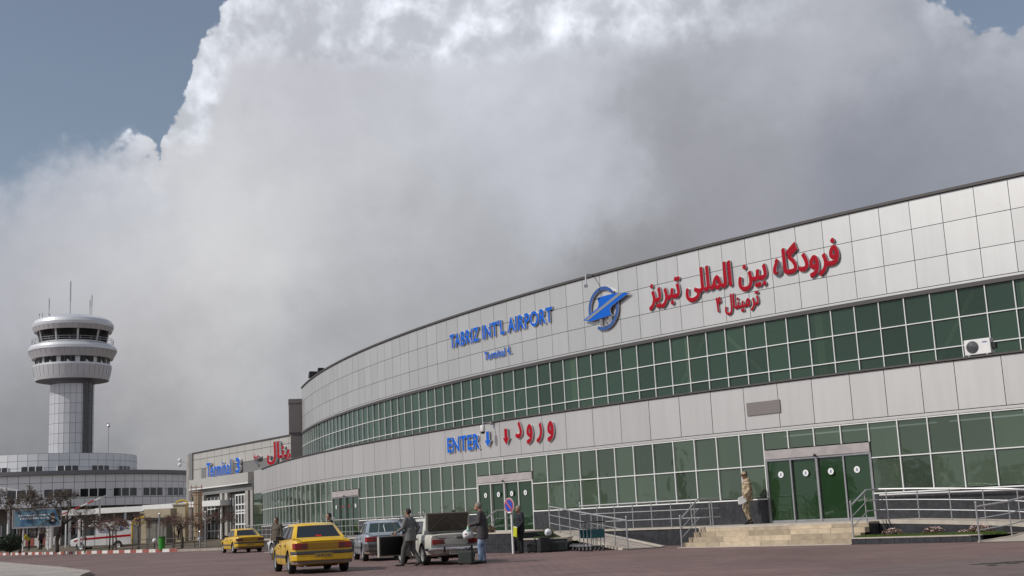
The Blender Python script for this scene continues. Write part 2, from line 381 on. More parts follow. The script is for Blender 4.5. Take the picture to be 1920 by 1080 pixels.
# --- plinth of dark granite
SILL = 1.56; doors = [(4, 8), (20, 24), (36, 40)]
segs = [(KR, 4), (8, 20), (24, 36), (40, KEND)]
for a, b in segs:
    mb = MB(); mbg = MB(); k = a
    while k < b-.01:
        k2 = min(k+.85, b); o = .06; c1 = .004
        mb.quad(A(k+c1, o, 0), A(k2-c1, o, 0), A(k2-c1, o, SILL-.06), A(k+c1, o, SILL-.06), rg.random()); k = k2
    slab(mbg, a, b, -.25, .055, 0, SILL-.065)
    pg = bpart(mbg, 'plinth_wall', M['plinthgap']); bpart(mb, 'granite_facing', M['plinth'], pg, fix=False)
mb = MB()
for a, b in segs: slab(mb, a, b, -.02, .08, SILL-.06, SILL-.015)
bpart(mb, 'window_sill', M['frame'])
# --- window bays
FR = .035
def vpost(mb, k, z0, z1, up, w=FR, d0=-.04, d1=.05):
    e = w/2/1.068; mb.hexa([A(k-e, d0, z0, up), A(k+e, d0, z0, up), A(k+e, d1, z0, up), A(k-e, d1, z0, up)], [A(k-e, d0, z1, up), A(k+e, d0, z1, up), A(k+e, d1, z1, up), A(k-e, d1, z1, up)])
def hbar(mb, a, b, z, up, w=FR, d0=-.04, d1=.042):
    mb.hexa([A(a, d0, z-w/2, up), A(b, d0, z-w/2, up), A(b, d1, z-w/2, up), A(a, d1, z-w/2, up)], [A(a, d0, z+w/2, up), A(b, d0, z+w/2, up), A(b, d1, z+w/2, up), A(a, d1, z+w/2, up)])
def bay(gm, fm, k0, k1, zs, up):
    e = .02
    for i in range(len(zs)-1):
        t = [rg.uniform(-.007, .007) for _ in range(3)]
        gm.quad(A(k1-e, -.012+t[0], zs[i]+.02, up), A(k0+e, -.012+t[1], zs[i]+.02, up), A(k0+e, -.012+t[2], zs[i+1]-.02, up), A(k1-e, -.012+t[0]+t[2]-t[1], zs[i+1]-.02, up), rg.random())
    vpost(fm, k0, zs[0], zs[-1], up)
    for z in zs[1:-1]: hbar(fm, k0+.02, k1-.02, z, up)
bays = []
def isdoor(k): return any(a <= k < b for a, b in doors)
for k in range(int(KR), int(KEND)):
    if isdoor(k): bays.append((k, k+1, [3.27, 3.94], False))
    else: bays.append((k, k+1, [SILL, 2.72, 3.94], False))
k = .06-.982*9; ub = []
while k < KU-.5:
    ub.append((k, min(k+.982, KU), [5.75, 6.56, 7.59, 8.62], True)); k += .982
vis = [b for b in bays if b[0] >= -1]; visu = [b for b in ub if b[0] >= -2]
# in view from here: the ones that show largest become parts, the remainder one part
vis_sorted = sorted(vis+visu, key=lambda b: b[0]); near = vis_sorted[:100]; rest = vis_sorted[100:]+[b for b in bays if b[0] < -1]+[b for b in ub if b[0] < -2]
for (a, b, zs, up) in near:
    gm = MB(); fm = MB(); bay(gm, fm, a, b, zs, up)
    w = bpart(gm, 'window', M['glass_up' if up else 'glass'], fix=False); bpart(fm, 'window_frame', M['frame'], w)
gm = MB(); fm = MB()
for (a, b, zs, up) in rest: bay(gm, fm, a, b, zs, up)
w = bpart(gm, 'window_row', M['glass_up'], fix=False); tag(w, kind='stuff'); bpart(fm, 'window_frame', M['frame'], w)
mb = MB()
for a, b in segs:
    k = a
slab(mb, KR, KEND, -.04, .03, 3.90, 3.935); bpart(mb, 'head_rail', M['frame'])
# --- rooms behind the glass
mb = MB(); band(mb, KR, KEND, 0, 3.9, -3.4); band(mb, KR, KEND, 5.6, 8.7, -6.5, True, o2=-6.5)
for kk in (KR, KEND-.1): mb.quad(A(kk, -.1, 0), A(kk, -3.4, 0), A(kk, -3.4, 3.9), A(kk, -.1, 3.9)); mb.quad(A(kk, -.1, 5.6, True), A(kk, -6.5, 5.6, True), A(kk, -6.5, 8.7, True), A(kk, -.1, 8.7, True))
for lo, hi, z, up in ((-3.4, -.06, 3.96, False), (-6.5, -.06, 8.66, True)):
    n = 70
    for i in range(n):
        a = KR+(KEND-KR)*i/n; b = KR+(KEND-KR)*(i+1)/n; mb.quad(A(a, lo, z, up), A(b, lo, z, up), A(b, hi, z, up), A(a, hi, z, up))
bpart(mb, 'interior_wall', M['interior'])
mb = MB()
for lo, hi, z, up in ((-3.4, -.06, ZF, False), (-6.5, -.06, 5.6, True)):
    n = 70
    for i in range(n):
        a = KR+(KEND-KR)*i/n; b = KR+(KEND-KR)*(i+1)/n; mb.quad(A(a, lo, z, up), A(b, lo, z, up), A(b, hi, z, up), A(a, hi, z, up))
bpart(mb, 'interior_floor', M['intfloor'])
for i, k in enumerate([-6.5, -.25, 7.6, 14.0, 21.2, 27.6, 34.5, 41, 48]):
    mb = MB(); p = A(k, -.34, 7.2, True); mb.box(p, (.34, .34, 3.1), PH0-DPH*k); bpart(mb, 'interior_column', M['beige'])
for k0, k1 in ((12.2, 9.6), (13.2, 15.4), (1.6, 3.4), (25, 26.8)):
    mb = MB(); mb.tube([A(k0, -.4, 8.5, True), A(k1, -.4, 5.7, True)], .085, 6); bpart(mb, 'interior_brace', M['beige'])
for k in (2.0, 10.5, 17, 29, 44):
    mb = MB(); mb.tube([A(k, -1.2, ZF), A(k, -1.2, 3.9)], .2, 12); bpart(mb, 'interior_column', M['beige'])
mb = MB(); n_ = [(11.2, 12.9), (1.5, 3.9), (-2.5, 0), (26, 28.9), (14.2, 15.8)]
for a, b in n_: band(mb, a, b, ZF, 3.7 if a < 20 else 2.6, -.9, step=.4)
bpart(mb, 'curtain', mat('olive_curtain', (.30, .33, .17), .9, var=.4, vscale=.8))
# --- doors
M['hdr'] = mat('door_header_stone', (.36, .33, .33), .6, var=.25, vscale=2.2)
for di, (a, b) in enumerate(doors):
    dm = MB()
    for i in range(4):
        q0 = a+i+.05; q1 = a+i+.95; o = -.02 if i in (0, 3) else -.07
        dm.quad(A(q1, o, ZF+.05), A(q0, o, ZF+.05), A(q0, o, 2.86), A(q1, o, 2.86), .75 if di == 0 else .35)
    d = bpart(dm, 'door', M['doorglass'], fix=False)
    fm = MB()
    for i in range(5): vpost(fm, a+i*(b-a)/4 + (.04 if i == 0 else (-.04 if i == 4 else 0)), ZF, 2.92, False, .085 if i in (0, 2, 4) else .06, -.09, .03)
    hbar(fm, a, b, 2.89, False, .07); hbar(fm, a, b, ZF+.045, False, .09, -.08, .02)
    bpart(fm, 'door_frame', M['steel_d'] if di != 1 else M['trim'], d)
    hm = MB(); slab(hm, a+.02, b-.02, -.06, .06, 2.93, 3.25); bpart(hm, 'door_header', M['hdr'], d)
    sm = MB(); c = A(a+2, .1, 2.95); sm.ball(c, .055, 8); bpart(sm, 'motion_sensor', M['black'], d)
    for i, kk in enumerate((a+.55, a+1.5, a+2.45, a+3.42)):
        st = MB(); c = Vector(A(kk, .0, 2.36)); t = tan_(kk); n = nrm(kk)
        r = .115; ring = [c+n*.008+t*cos(w_)*r+Vector((0, 0, sin(w_)*r)) for w_ in [2*pi*q/20 for q in range(20)]]
        if di == 2 and i in (1, 2):
            for ww, hh in ((.16, .05), (.05, .16)):
                st.hexa([c+n*.004-t*ww/2+Vector((0, 0, -hh/2)), c+n*.004+t*ww/2+Vector((0, 0, -hh/2)), c+n*.012+t*ww/2+Vector((0, 0, -hh/2)), c+n*.012-t*ww/2+Vector((0, 0, -hh/2))],
                        [c+n*.004-t*ww/2+Vector((0, 0, hh/2)), c+n*.004+t*ww/2+Vector((0, 0, hh/2)), c+n*.012+t*ww/2+Vector((0, 0, hh/2)), c+n*.012-t*ww/2+Vector((0, 0, hh/2))])
        else:
            st.loft([[p-n*.006 for p in ring], ring]); st.cur = 1
            # little walking mark in the middle
            mk = [(-.02, .05), (.02, .05), (.035, .0), (.02, -.02), (.035, -.06), (.01, -.06), (-.005, -.02), (-.03, -.06), (-.045, -.05), (-.015, 0)]
            st.add([c+n*.010+t*x+Vector((0, 0, z)) for x, z in mk], [tuple(range(len(mk)))])
        bpart(st, 'door_sticker', [M['white'], M['ringblue']] if not (di == 2 and i in (1, 2)) else [mat('sticker_red', (.6, .02, .03), .5), M['blue']], d, fix=False)

# ================================================================== writing on the front
def text_mesh(body, size=1., offs=0., ext=.06, bevel=0.):
    c = bpy.data.curves.new('t', 'FONT'); c.body = body; c.size = size; c.offset = offs; c.extrude = ext; c.bevel_depth = bevel; c.resolution_u = 5; c.space_character = 1.0 if ord(body[-1]) > 1000 else 1.10
    o = bpy.data.objects.new('t', c); COL.objects.link(o); bpy.context.view_layer.update()
    me = bpy.data.meshes.new_from_object(o.evaluated_get(bpy.context.evaluated_depsgraph_get()))
    vs = [v.co.copy() for v in me.vertices]; fs = [(tuple(p.vertices), abs(p.normal.z) > .7 and p.center.z > 0) for p in me.polygons]
    bpy.data.objects.remove(o); bpy.data.curves.remove(c); bpy.data.meshes.remove(me); return vs, fs
def sign_text(name, label, cat, body, sL, sR, z0, z1, face, up=True, o=.03, dep=.07, offs=.0, bold=0.):
    """letters set out along the curved front; sL, sR = arc distances (left edge is the larger)"""
    R = RU if up else RL; vs, fs = text_mesh(body, 1., offs, .5)
    x0 = min(v.x for v in vs); x1 = max(v.x for v in vs); y0 = min(v.y for v in vs); y1 = max(v.y for v in vs)
    base = A((sL+sR)/2/(DPH*R), 0, z0, up)
    t = MB(); P = []
    shifts = [(0, 0, 0)]+([(bold, 0, -.004), (-bold, 0, -.008), (0, bold, -.012), (0, -bold, -.016)] if bold else [])
    for dx, dy, dz in (shifts+[(bold*.7, bold*.7, -.020), (-bold*.7, bold*.7, -.024), (bold*.7, -bold*.7, -.028), (-bold*.7, -bold*.7, -.032)] if bold else shifts):
        n0 = len(P)
        for v in vs:
            arc = sL+(sR-sL)*(v.x-x0)/(x1-x0)-dx; z = z0+(z1-z0)*(v.y-y0)/(y1-y0)+dy; oo = o+dep*(v.z+.5)+(dz if v.z > 0 else 0)
            p = A(arc/(DPH*R), oo, z, up); P.append((p[0]-base[0], p[1]-base[1], p[2]-base[2]))
        for f, fr in fs: t.f.append(tuple(i+n0 for i in f)); t.mi.append(0 if fr else 1); t.rv.append(.5)
    t.v = P
    ob = t.build(name, [face, M['signside']], None, loc=base, fix=False)
    return tag(ob, label, cat)
FAR = '\ufeb0\ufbfe\ufeae\ufe92\ufe97 \ufbfd\ufee0\ufee0\ufee4\ufedf\ufe8d \ufee6\ufbff\ufe91 \ufee9\ufe8e\ufb94\ufea9\ufeed\ufeae\ufed3'
TERM = '\ufedd\ufe8e\ufee8\ufbff\ufee3\ufeae\ufe97'
sign_text('airport_name_sign', "raised blue capital letters reading TABRIZ INT'L AIRPORT on upper panels", 'sign lettering', "TABRIZ INT'L AIRPORT", 32.6, 23.0, 10.53, 11.32, M['blue'], offs=.026)
sign_text('terminal_sign', 'small blue letters reading Terminal 4 under the English airport name', 'sign lettering', 'Terminal 4.', 29.07, 26.57, 9.42, 9.86, M['blue'], offs=.02, dep=.05)
sign_text('airport_name_sign', 'large red Persian airport name on the upper right panels', 'sign lettering', FAR, 16.34, 6.59, 10.02, 11.52, M['red'], bold=.043)
sign_text('terminal_sign', 'small red Persian terminal 4 lettering under the large red name', 'sign lettering', '\u06f4 '+TERM, 12.58, 10.42, 9.15, 9.98, M['red'], dep=.05, bold=.026)
def stretch(s): return s
sign_text('entrance_sign', 'blue capital letters reading ENTER above the second door', 'sign lettering', 'ENTER', 28.05, 25.2, 4.53, 5.25, M['blue'], up=False, offs=.025)
vs_w = '\ufea9 \ufeed \ufead \ufeed'
sign_text('entrance_sign', 'red Persian word for entrance above the second door', 'sign lettering', vs_w, 22.35, 19.7, 4.50, 5.50, M['red'], up=False, bold=.045)
def facade_poly(name, label, cat, polys, sc, zc, up, o, dep, mats):
    R = RU if up else RL; base = A(sc/(DPH*R), 0, zc, up); t = MB()
    for poly, mi, o0, d0 in polys:
        t.cur = 1
        a = [A((sc-x)/(DPH*R), o+o0, zc+z, up) for x, z in poly]; b = [A((sc-x)/(DPH*R), o+o0+d0, zc+z, up) for x, z in poly]
        n = len(poly)
        s0 = len(t.v); t.add(a+b, [(i, (i+1) % n, (i+1) % n+n, i+n) for i in range(n)]+[tuple(range(n))])
        t.cur = mi; t.add(b, [tuple(range(n))])
    return tag(off(t, base).build(name, mats, None, loc=base, fix=False), label, cat)
arrow = [(-.11, .36), (.11, .36), (.11, -.05), (.24, -.05), (0, -.36), (-.24, -.05), (-.11, -.05)]
facade_poly('arrow_sign', 'blue arrow pointing down right of the word ENTER', 'arrow sign', [(arrow, 0, 0, .07)], 24.5, 4.92, False, .05, .12, [M['blue'], M['signside']])
facade_poly('arrow_sign', 'red arrow pointing down left of the red Persian word', 'arrow sign', [(arrow, 0, 0, .07)], 23.06, 4.92, False, .05, .12, [M['red'], M['signside']])
# emblem: broken ring, winged hourglass, small tower marks
EB = A(19.29/(DPH*RU), 0, 10.58, True); emb = thing('airport_emblem', 'blue winged hourglass emblem inside a broken ring on the upper panels', 'emblem', EB)
def epart(name, polys, mats, o=.04):
    t = MB()
    for poly, o0, d0 in polys:
        a = [A((19.29-x)/(DPH*RU), o+o0, 10.58+z, True) for x, z in poly]; b = [A((19.29-x)/(DPH*RU), o+o0+d0, 10.58+z, True) for x, z in poly]; n = len(poly)
        t.cur = 1; t.add(a+b, [(i, (i+1) % n, (i+1) % n+n, i+n) for i in range(n)]); t.cur = 0; t.add(b, [tuple(range(n))])
    off(t, EB).build(name, mats, emb, fix=False)
def arcpoly(r0, r1, a0, a1, n=26):
    return [(r1*cos(radians(a0+(a1-a0)*i/n)), r1*sin(radians(a0+(a1-a0)*i/n))) for i in range(n+1)]+[(r0*cos(radians(a1-(a1-a0)*i/n)), r0*sin(radians(a1-(a1-a0)*i/n))) for i in range(n+1)]
def tiled(r0, r1, a0, a1, n=26):
    out = []
    for i in range(n):
        b0 = a0+(a1-a0)*i/n; b1 = a0+(a1-a0)*(i+1)/n
        out.append(([(r0*cos(radians(b0)), r0*sin(radians(b0))), (r1*cos(radians(b0)), r1*sin(radians(b0))), (r1*cos(radians(b1)), r1*sin(radians(b1))), (r0*cos(radians(b1)), r0*sin(radians(b1)))], 0, .07))
    return out
epart('ring', tiled(.86, 1.02, 42, 188), [M['ringblue'], M['signside']]); epart('ring', tiled(.86, 1.02, -118, 8), [M['ringblue'], M['signside']])
wing = [(-1.36, -.42), (-.3, .06), (-.20, .26), (-.30, .53), (.3, .58), (1.05, .62), (1.8, .62), (1.05, .13), (.66, -.08), (.55, -.22), (.58, -.42), (.22, -.43), (-.88, -.49)]
epart('wing', [([(-.30, .53), (-.20, .26), (-.3, .0), (-1.36, -.42), (-.88, -.49), (-.2, -.46), (.58, -.42)][::1] if False else [(-1.36, -.36), (-.88, -.49), (.22, -.43), (.58, -.40), (.52, -.24), (.52, -.11), (.63, 0), (1.8, .42), (1.05, .55), (.3, .55), (-.28, .53), (-.21, .24), (-.3, .06)], .08, .06)], [M['blue'], M['signside']])
epart('stripe', [([(-1.22, -.355), (-1.02, -.42), (1.42, .47), (1.2, .54)], .1405, .012)], [mat('emblem_stripe', (.22, .24, .27), .5), M['signside']])
M['silver'] = mat('silver_mark', (.3, .3, .31), .4, .5)
epart('tower_mark', [([(-.25, -.47), (-.12, -.47), (-.14, -.8), (-.22, -.8)], 0, .1)], [M['silver'], M['signside']])
epart('tower_mark', [([(.02, -.86), (.2, -.86), (.13, -.7), (.11, -.58), (.08, -.7)], 0, .1)], [M['silver'], M['signside']])
epart('tower_mark', [([(.36, -.7), (.48, -.7), (.5, -.47), (.6, -.44), (.6, -.38), (.3, -.42), (.36, -.47)], 0, .1)], [M['silver'], M['signside']])
facade_poly('blanked_patch', 'grey brown rectangle standing for a blanked-out area left of the main doors', 'plate', [([(-.73, -.235), (.73, -.235), (.73, .235), (-.73, .235)], 0, 0, .03)], 7.89*1.068, 4.82, False, .012, .03, [M['greypl'], M['greypl']])  # flat block added where the wall is blanked out, not a fitting
# lamp bracket above the emblem
br = thing('lamp_bracket', 'thin grey bracket hooked over the roof edge above the emblem', 'bracket', A(19.2, 0, 12.3, True))
t = MB(); b0 = Vector(A(19.2, 0, 12.3, True)); nn = nrm(19.2); tt = tan_(19.2)
t.tube([b0-nn*.1-b0, nn*.12+Vector((0, 0, -.02)), nn*.75+tt*.25+Vector((0, 0, -.12)), nn*.78+tt*.26+Vector((0, 0, -.62))], .035, 8); t.build('arm', M['steel_d'], br)
t = MB(); t.box((nn*.78+tt*.26+Vector((0, 0, -.66))), (.16, .12, .12)); t.build('lamp_head', M['steel_d'], br)
# surveillance camera under the ledge
sc_ = Vector(A(22.6, .07, 5.62)); nn = nrm(22.6); cmt = thing('security_camera', 'white dome camera on a bracket above the blue arrow', 'camera', tuple(sc_))
t = MB(); t.box(nn*.05, (.14, .14, .14), PH0-DPH*22.6); t.tube([nn*.05, nn*.52+Vector((0, 0, .03)), nn*.55+Vector((0, 0, -.1))], .028, 8); t.build('bracket', M['steel'], cmt)
t = MB(); t.lathe([(.0, .0), (.1, -.01), (.12, -.08), (.12, -.26), (.11, -.3)], nn*.55+Vector((0, 0, -.08)), 16); t.build('housing', M['white'], cmt, True)
t = MB(); t.ball(nn*.55+Vector((0, 0, -.39)), .105, 14); t.build('dome', M['black'], cmt, True)
# air conditioner outdoor unit on the ledge
ac = thing('air_conditioner', 'white outdoor air conditioner standing on the ledge at the right', 'air conditioner', A(.22, -.25, 5.745))
ra = PH0-DPH*.22; ac.rotation_euler.z = ra
t = MB(); t.box((0, 0, .29), (.86, .32, .50)); t.box((-.3, .0, .015), (.06, .36, .03)); t.box((.3, .0, .015), (.06, .36, .03)); t.build('casing', M['white'], ac, bevel=.02)
t = MB(); t.lathe([(.235, 0), (.235, .012), (.0, .012)], (0, 0, 0), 24); t.v = [(x*.85-.16, -.162-z, y*.85+.29) for x, y, z in t.v]; g_ = t.build('fan_grille', M['plinth'], ac, fix=True)
t = MB()
for r_ in (.06, .11, .16, .21): t.tube([(-.16+.85*r_*cos(a_), -.177, .29+.85*r_*sin(a_)) for a_ in [2*pi*q/20 for q in range(21)]], .005, 4, False)
t.build('grille_rings', M['steel_d'], g_)
t = MB(); t.box((.25, -.163, .42), (.15, .006, .03)); t.build('badge', M['ringblue'], ac)
t = MB(); t.box((.49, .02, .29), (.12, .2, .2)); t.build('pipe_cover', M['black'], ac)
# work lamps and a small bench on the roof, left end
for i, (kk, s_) in enumerate(((59.5, .5), (56.2, .34))):
    p = A(kk, -.3, 12.32, True); fl = thing('floodlight', ['larger black floodlight standing on the roof edge at the left end', 'smaller floodlight on the roof edge right of the larger one'][i], 'floodlight', p)
    t = MB(); t.box((0, 0, .35*s_*1.4+.12), (s_*1.5, s_*.7, s_), .5, taper=.85); t.build('lamp_housing', M['black'], fl, bevel=.02)
    t = MB(); t.tube([(-.3*s_, 0, .0), (-.3*s_, 0, .4*s_)], .03, 6); t.tube([(.3*s_, 0, 0), (.3*s_, 0, .4*s_)], .03, 6); t.box((0, 0, .02), (s_*1.4, .2, .04)); t.build('stand', M['steel_d'], fl)
# ================================================================== ground
def paver_mat(name, c1, c2, mort, sc=1., rz=.75, rough=.75):
    m = bpy.data.materials.new(name); m.use_nodes = True; t = NT(m.node_tree); b = t.N['Principled BSDF']
    tc = t.new('ShaderNodeTexCoord'); mp = t.new('ShaderNodeMapping'); t.put(mp.inputs[0], tc.outputs['Object']); mp.inputs['Rotation'].default_value = (0, 0, rz)
    br = t.new('ShaderNodeTexBrick'); t.put(br.inputs['Vector'], mp.outputs[0]); br.inputs['Scale'].default_value = 1/sc
    br.inputs['Color1'].default_value = c1+(1,); br.inputs['Color2'].default_value = c2+(1,); br.inputs['Mortar'].default_value = mort+(1,)
    br.inputs['Mortar Size'].default_value = .012; br.inputs['Brick Width'].default_value = .4; br.inputs['Row Height'].default_value = .2
    n = t.noise(tc.outputs['Object'], .22, 6, .62); n2 = t.noise(tc.outputs['Object'], 2.4, 5, .6); n3 = t.noise(mp.outputs[0], 9, 3, .6)
    mp2 = t.new('ShaderNodeMapping'); t.put(mp2.inputs[0], tc.outputs['Object']); mp2.inputs['Rotation'].default_value = (0, 0, .35); mp2.inputs['Scale'].default_value = (.35, 2.2, 1); n4 = t.noise(mp2.outputs[0], .8, 5, .65)
    k = t.m('ADD', .30, t.m('ADD', t.m('MULTIPLY', t.smooth(n, .33, .68), .34), t.m('ADD', t.m('ADD', t.m('MULTIPLY', n2, .42), t.m('MULTIPLY', t.smooth(n4, .3, .7), .30)), t.m('MULTIPLY', n3, .50))))
    t.put(b.inputs['Base Color'], t.v('SCALE', br.outputs['Color'], scale=k)); b.inputs['Roughness'].default_value = rough
    bn = t.new('ShaderNodeBump'); bn.inputs['Strength'].default_value = .5; bn.inputs['Distance'].default_value = .012
    t.put(bn.inputs['Height'], t.m('ADD', br.outputs['Fac'], t.m('MULTIPLY', n2, -.8))); t.put(b.inputs['Normal'], bn.outputs[0]); return m
M['pavers'] = paver_mat('brown_brick_pavers', (.135, .082, .076), (.175, .110, .098), (.062, .042, .038), 1.)
M['pale_pave'] = paver_mat('pale_slabs', (.30, .27, .25), (.36, .32, .29), (.2, .18, .16), 2.)
M['asphalt'] = mat('grey_asphalt', (.140, .102, .094), .8, var=.35, vscale=1.5, bump=.4, bscale=40)
M['soil'] = mat('verge_soil', (.125, .093, .068), .95, var=.4, vscale=.8, bump=.5, bscale=6, col2=(.095, .08, .048))
M['grass'] = mat('grass_blades', (.10, .16, .03), .8, attr=.7)
M['kwhite'] = mat('kerb_white', (.62, .60, .57), .7, var=.3, vscale=3)
M['kred'] = mat('kerb_red', (.30, .085, .065), .7, var=.4, vscale=3)
M['kerb_stone'] = mat('kerb_stone', (.34, .30, .26), .8, var=.3, vscale=2)
t = MB(); t.quad((-3000, -600, 0), (3000, -600, 0), (3000, 5000, 0), (-3000, 5000, 0)); tag(t.build('forecourt', M['pavers']), kind='structure')
def sheet(name, poly, z, m, h=None):
    t = MB()
    if h: t.prism(poly, h, z)
    else: t.add([(x, y, z) for x, y in poly], [tuple(range(len(poly)))])
    return tag(t.build(name, m), kind='structure')
ap = [(5.0, 22.1), (5.7, 23.4), (6.5, 24.2), (7.56, 25.1), (9.31, 26.2), (10.6, 26.7), (13, 26.9), (19, 26.5), (19, 14), (5, 14)]
sheet('asphalt_patch', ap, .004, M['asphalt'])
rg = random.Random(9)
t = MB()
for cx, cy, w, h, a in ((8.75, 23.9, .42, .05, .2), (8.55, 23.3, .22, .07, 1.2), (9.35, 24.1, .3, .05, .1), (9.05, 23.6, .16, .05, .6)):
    t.add([(cx+rot2(w*cos(q)*(.7+.5*rg.random()), h*sin(q)*(.6+.9*rg.random()), a)[0], cy+rot2(w*cos(q), h*sin(q)*(.5+rg.random())*4, a)[1], .008) for q in [2*pi*i/14 for i in range(14)]], [tuple(range(14))])
tag(t.build('tar_stain', M['rubber'], fix=False), kind='structure')
# pale traffic island, lower left
isl = [(-44, 98), (-30.1, 72.4), (-24.4, 61.6), (-19.8, 53.1), (-17.6, 48.6), (-15.95, 45.4), (-15.1, 43.2), (-14.6, 41), (-13.7, 38), (-12.5, 30), (-9, 12), (-60, 12), (-70, 98)]
sheet('traffic_island', isl, .115, M['pale_pave'], -.05)
def kerbline(pts, w, z, name, mats, block=None, inner=1):
    """blocks along a polyline; w to its left"""
    t = MB(); i = 0; col = 0; P = [Vector((x, y, 0)) for x, y in pts]; L = [0]
    for a, b in zip(P, P[1:]): L.append(L[-1]+(b-a).length)
    def at(s):
        for j in range(len(P)-1):
            if s <= L[j+1]+1e-9: u = (s-L[j])/(L[j+1]-L[j]); return P[j].lerp(P[j+1], u), (P[j+1]-P[j]).normalized()
        return P[-1], (P[-1]-P[-2]).normalized()
    s = 0
    while s < L[-1]-.01:
        e = min(s+block, L[-1]); (a, d), (b, d2) = at(s+.006), at(e-.006); n = Vector((-d.y, d.x, 0))*w; n2 = Vector((-d2.y, d2.x, 0))*w
        t.cur = col; zz = z+rg.uniform(-.004, .004); ch = .02
        lo = [a, b, b+n2, a+n]; t.hexa([(q.x, q.y, -.05) for q in lo], [(q.x, q.y, zz) for q in lo]); s = e; col = (col+1) % len(mats)
    return tag(t.build(name, mats), kind='structure')
kerbline([p for p in reversed(isl[0:10])], -.28, .135, 'island_kerb', [M['kerb_stone']], 1.)
KB = [(-92, 176), (-51.9, 124.9), (-37, 105), (-29.5, 96.2), (-26.1, 92.4), (-25.2, 91.7)]
kerbline(KB, .3, .23, 'kerb', [M['kwhite'], M['kred']], 1.1)
KB2 = [(-25.2, 91.7), (-23.7, 90.9), (-20.5, 88.4), (-17.8, 86.6), (-14.9, 84.6)]
kerbline(KB2, .3, .17, 'kerb', [M['kerb_stone']], 1.1)
# rising verge behind the kerb, reaching the far buildings
def hz(d): u = min(1, max(0, d/13)); return .17+.45*u*u*(3-2*u)
t = MB(); base = [Vector((x, y, 0)) for x, y in KB+KB2[1:]]; rows = [.28, 2, 4, 7, 10, 14, 24, 50, 110, 400]
nv = Vector((.25, .97, 0)); g = []
for d in rows:
    g.append([(p.x+nv.x*d, p.y+nv.y*d+.0, hz(d*.75)) for p in base])
nb = len(base); vs = [p for r in g for p in r]; fs = []
for i in range(len(rows)-1):
    for k in range(nb-1): fs.append((i*nb+k, i*nb+k+1, (i+1)*nb+k+1, (i+1)*nb+k))
t.add(vs, fs); tag(t.build('verge', M['soil'], smooth=True), kind='structure')
t = MB(); t.quad((-500, 230, .60), (400, 230, .60), (900, 3000, 6), (-1400, 3000, 6)); tag(t.build('far_ground', M['soil']), kind='structure')

# ================================================================== platform, steps, ramps
M['trav'] = mat('travertine', (.44, .36, .26), .6, attr=.55, var=.3, vscale=4, bump=.15, col2=None)
M['cop'] = mat('stone_coping', (.47, .42, .36), .65, var=.25, vscale=3)
M['ramp'] = mat('ramp_stone', (.40, .35, .30), .75, var=.3, vscale=1.5)
plat = thing('platform', 'raised stone walkway along the glass front', 'walkway', A(12, 1, 0)); plat['kind'] = 'structure'
for key in ('label', 'category'): del plat[key]
PO = A(12, 1, 0)
def ppart(mb, name, m, **k): return off(mb, PO).build(name, m, plat, **k)
def platf(k0, k1, o):
    mb = MB(); slab(mb, k0, k1, .07, o, -.05, ZF-.05); ppart(mb, 'base_wall', M['plinth'])
    mb = MB(); slab(mb, k0, k1, .065, o+.04, ZF-.05, ZF); ppart(mb, 'paving', M['cop'])
platf(2.66, 8.65, 3.25); platf(8.66, 15.69, 2.0); platf(15.7, 18.58, 3.3); platf(18.6, 25.4, 3.25); platf(25.41, 35, 2.); platf(35.01, 41, 2.6); platf(41.01, KEND-2, 1.6)
rg = random.Random(4)
def stairs(label, k0, k1, n=4, o1=3.25, tread=.3, group=None):
    st = thing('stone_steps', label, 'steps', A((k0+k1)/2, 3.8, 0)); so_ = A((k0+k1)/2, 3.8, 0); h = ZF/n
    for i in range(n-1):
        mb = MB(); oo = o1+.042+tread*(n-1-i)-.0; oi = o1+.042; k = k0
        z0 = h*i; z1 = h*(i+1); oi = oo-tread-.0 if i < n-2 else oi
        while k < k1-.01:
            w = rg.uniform(.9, 1.5); e = min(k+w, k1); e = k1 if k1-e < .4 else e
            slab(mb, k+.004, e-.004, oi+.004, oo, z0 if i == 0 else z0+.002, z1, step=.6, rnd=rg.random()); k = e
        off(mb, so_).build('step', M['trav'], st, fix=False)
    mb = MB(); k = k0
    while k < k1-.01:
        e = min(k+rg.uniform(.9, 1.5), k1); e = k1 if k1-e < .4 else e
        slab(mb, k+.004, e-.004, o1+.0405, o1+.046, ZF*.755, ZF-.052, step=.6, rnd=rg.random()); k = e
    off(mb, so_).build('riser_facing', M['trav'], st, fix=False)
    mb = MB(); slab(mb, k0, k1, o1+.07, o1+.042+tread*(n-1)+.35, 0.001, .018); off(mb, so_).build('footing_strip', M['cop'], st)
    return st
stairs('wide travertine steps leading to the largest door on the right', 2.68, 8.64)
stairs('stone steps behind the planter leading to the second door', 18.62, 25.3)
stairs('far stone steps leading to the third door', 35.2, 40.8, o1=2.6)
